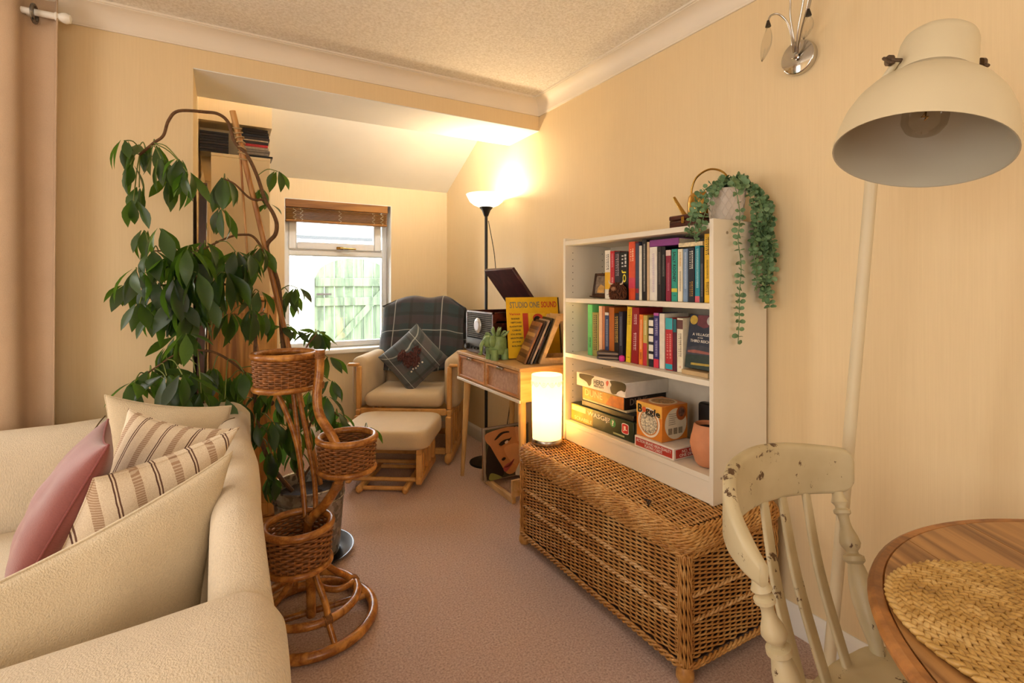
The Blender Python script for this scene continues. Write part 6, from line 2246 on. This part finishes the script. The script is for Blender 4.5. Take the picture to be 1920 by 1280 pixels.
PR = [(0, .011), (.04, .014), (.07, .018), (.095, .012), (.11, .012), (.125, .018), (.145, .018), (.16, .012), (.20, .011), (.24, .013), (.29, .019), (.335, .022), (.365, .018), (.385, .012), (.40, .012), (.415, .021), (.445, .022), (.465, .015), (.48, .017), (.56, .022), (.68, .025), (.80, .022), (.92, .015), (1, .013)]
turned((.806, .545, .712), (.862, .492, .43), PR, 'post')
turned((1.272, .655, .725), (1.205, .536, .43), PR, 'post')
for top, bot in (((1.062, .705, .735), (.945, .540, .43)), ((1.128, .704, .735), (1.027, .545, .43)), ((1.198, .688, .73), (1.108, .548, .43))):
    t, b = V(top), V(bot)
    d = (t - b).normalized()
    mid_ = (t + b) / 2 + V((.0, .012, 0))
    q = smoothpath([b, mid_, t], 6)
    ss = []
    for i, p in enumerate(q):
        f = i / (len(q) - 1)
        wv = .014 + .003 * math.sin(PI * f)
        side = V((1, .12, 0)).normalized()
        nrm = d.cross(side).normalized()
        ss.append([p + side * a + nrm * c for a, c in rrect(-wv, wv, -.005, .005, .004, 3)])
    loft(ss).build('slat', m_worn, kc, 60, world=True)
sp = [(p.x, p.y) for p in smoothpath([(.835, .50, 0), (.93, .552, 0), (1.05, .572, 0), (1.15, .572, 0), (1.245, .545, 0), (1.265, .40, 0), (1.262, .22, 0), (1.20, .165, 0), (1.04, .15, 0), (.88, .155, 0), (.825, .205, 0), (.81, .36, 0)], 5, True)]
MB().prism(sp, .41, .432, None).prism([(1.04 + (x - 1.04) * .97, .36 + (y - .36) * .97) for x, y in sp], .432, .438, None).prism([(1.04 + (x - 1.04) * .95, .36 + (y - .36) * .95) for x, y in sp], .402, .41, None).build('seat', m_worn, kc, 30, world=True)
LG = [(0, .016), (.05, .020), (.12, .022), (.2, .017), (.24, .022), (.28, .022), (.32, .016), (.5, .021), (.62, .022), (.7, .016), (.74, .021), (.78, .016), (.9, .014), (1, .012)]
for a, b in (((.90, .47, .405), (.865, .52, 0)), ((1.18, .49, .405), (1.225, .545, 0)), ((.89, .23, .405), (.85, .19, 0)), ((1.19, .23, .405), (1.235, .19, 0))):
    turned(a, b, LG, 'leg')
for a, b in (((.882, .495, .2), (.87, .21, .2)), ((1.203, .515, .2), (1.213, .21, .2)), ((.876, .35, .2), (1.208, .36, .2))):
    turned(a, b, [(0, .008), (.2, .010), (.5, .015), (.8, .010), (1, .008)], 'stretcher', 1, 12)

# ================================================================ round table and place mat
rt = thing('round_table', 'round waxed pine dining table with a rounded edge', 'table', (1.13, -.05, 0))
TC, TR_, TZ = (1.13, -.05), .52, .74
angp = R(60)
ux, uy = math.cos(angp), math.sin(angp)
edges = [-.52, -.35, -.205, -.05, .095, .26, .40, .52]
for a, b in zip(edges, edges[1:]):
    pts = []
    r = TR_ - .022
    a2, b2 = max(a, -r + .001) + .0008, min(b, r - .001) - .0008
    for k in range(25):
        o = a2 + (b2 - a2) * k / 24
        pts.append((o, math.sqrt(max(0, r * r - o * o))))
    for k in range(25):
        o = b2 + (a2 - b2) * k / 24
        pts.append((o, -math.sqrt(max(0, r * r - o * o))))
    Mt = Matrix(((-uy, ux, 0, TC[0]), (ux, uy, 0, TC[1]), (0, 0, 1, 0), (0, 0, 0, 1)))
    m = MB().prism(pts, TZ - .026, TZ)
    o = m.mesh('plank', m_table, 20)
    # grain runs along local y: keep the plank in its own frame so the material follows it
    link('plank', o, rt, mtx=INV[rt.name] @ Mt @ Matrix.Rotation(R(0), 4, 'Z'))
m_tedge = wood('waxed_pine_edge', '#75451c', '#b0743a', 6, (1, 1, 1), .35, .04, 4)
MB().lathe([(.4985, TZ - .026), (.4985, TZ - .0035), (.501, TZ - .0005), (.512, TZ), (.518, TZ - .004), (.521, TZ - .012), (.518, TZ - .022), (.509, TZ - .028), (.4985, TZ - .028)], 96, Matrix.Translation((*TC, 0))).build('rim', m_tedge, rt, 35, world=True)
MB().lathe([(0, .71), (.38, .71), (.38, .66), (.37, .65), (0, .65)], 48, Matrix.Translation((*TC, 0))).build('apron', m_tedge, rt, world=True)
MB().lathe([(0, .65), (.06, .65), (.05, .58), (.065, .5), (.075, .4), (.06, .3), (.05, .25), (.07, .2), (.07, .12), (0, .1)], 28, Matrix.Translation((*TC, 0))).build('pedestal', m_tedge, rt, world=True)
for k in range(4):
    a = R(45 + 90 * k)
    MB().tube(smoothpath([(TC[0] + .05 * math.cos(a), TC[1] + .05 * math.sin(a), .16), (TC[0] + .2 * math.cos(a), TC[1] + .2 * math.sin(a), .10), (TC[0] + .33 * math.cos(a), TC[1] + .33 * math.sin(a), .03)], 6), .028, 10).build('foot', m_tedge, rt, world=True)

m_sea = _wicker('seagrass_plait', '#8a6228', '#bd934d', '#dcb878')
pmx, pmy = .972, .215
mt_ = thing('place_mat', 'round plaited seagrass place mat on the pine table', 'place mat', (pmx, pmy, TZ + .0005))
kn = MB()
kr = random.Random(31)
for i in range(13):
    r = .010 + i * .0143
    cnt = max(4, int(2 * PI * r / .0135))
    for k in range(cnt):
        for s in (-1, 1):
            a = 2 * PI * (k + (.25 if s > 0 else .75) + .5 * (i % 2)) / cnt
            c = V((pmx + (r + s * .0034) * math.cos(a), pmy + (r + s * .0034) * math.sin(a), TZ + .0062 + kr.uniform(-.0006, .001)))
            M = Matrix.Translation(c) @ Matrix.Rotation(a + PI / 2 + s * .62, 4, 'Z')
            L, w_, h_ = .0115 * kr.uniform(.9, 1.1), .0046, .0052
            kn.grid(lambda u, v: (L * math.cos(PI * v), w_ * math.sin(PI * v) * math.cos(2 * PI * u), h_ * math.sin(PI * v) * math.sin(2 * PI * u)), 6, 5, True, False, M)
kn.build('plait', m_sea, mt_, 180, world=True, recalc=False, kind='stuff')
MB().lathe([(0, TZ + .0008), (.187, TZ + .0008), (.187, TZ + .004), (0, TZ + .004)], 48, Matrix.Translation((pmx, pmy, 0))).build('backing', m_sea, mt_, world=True)
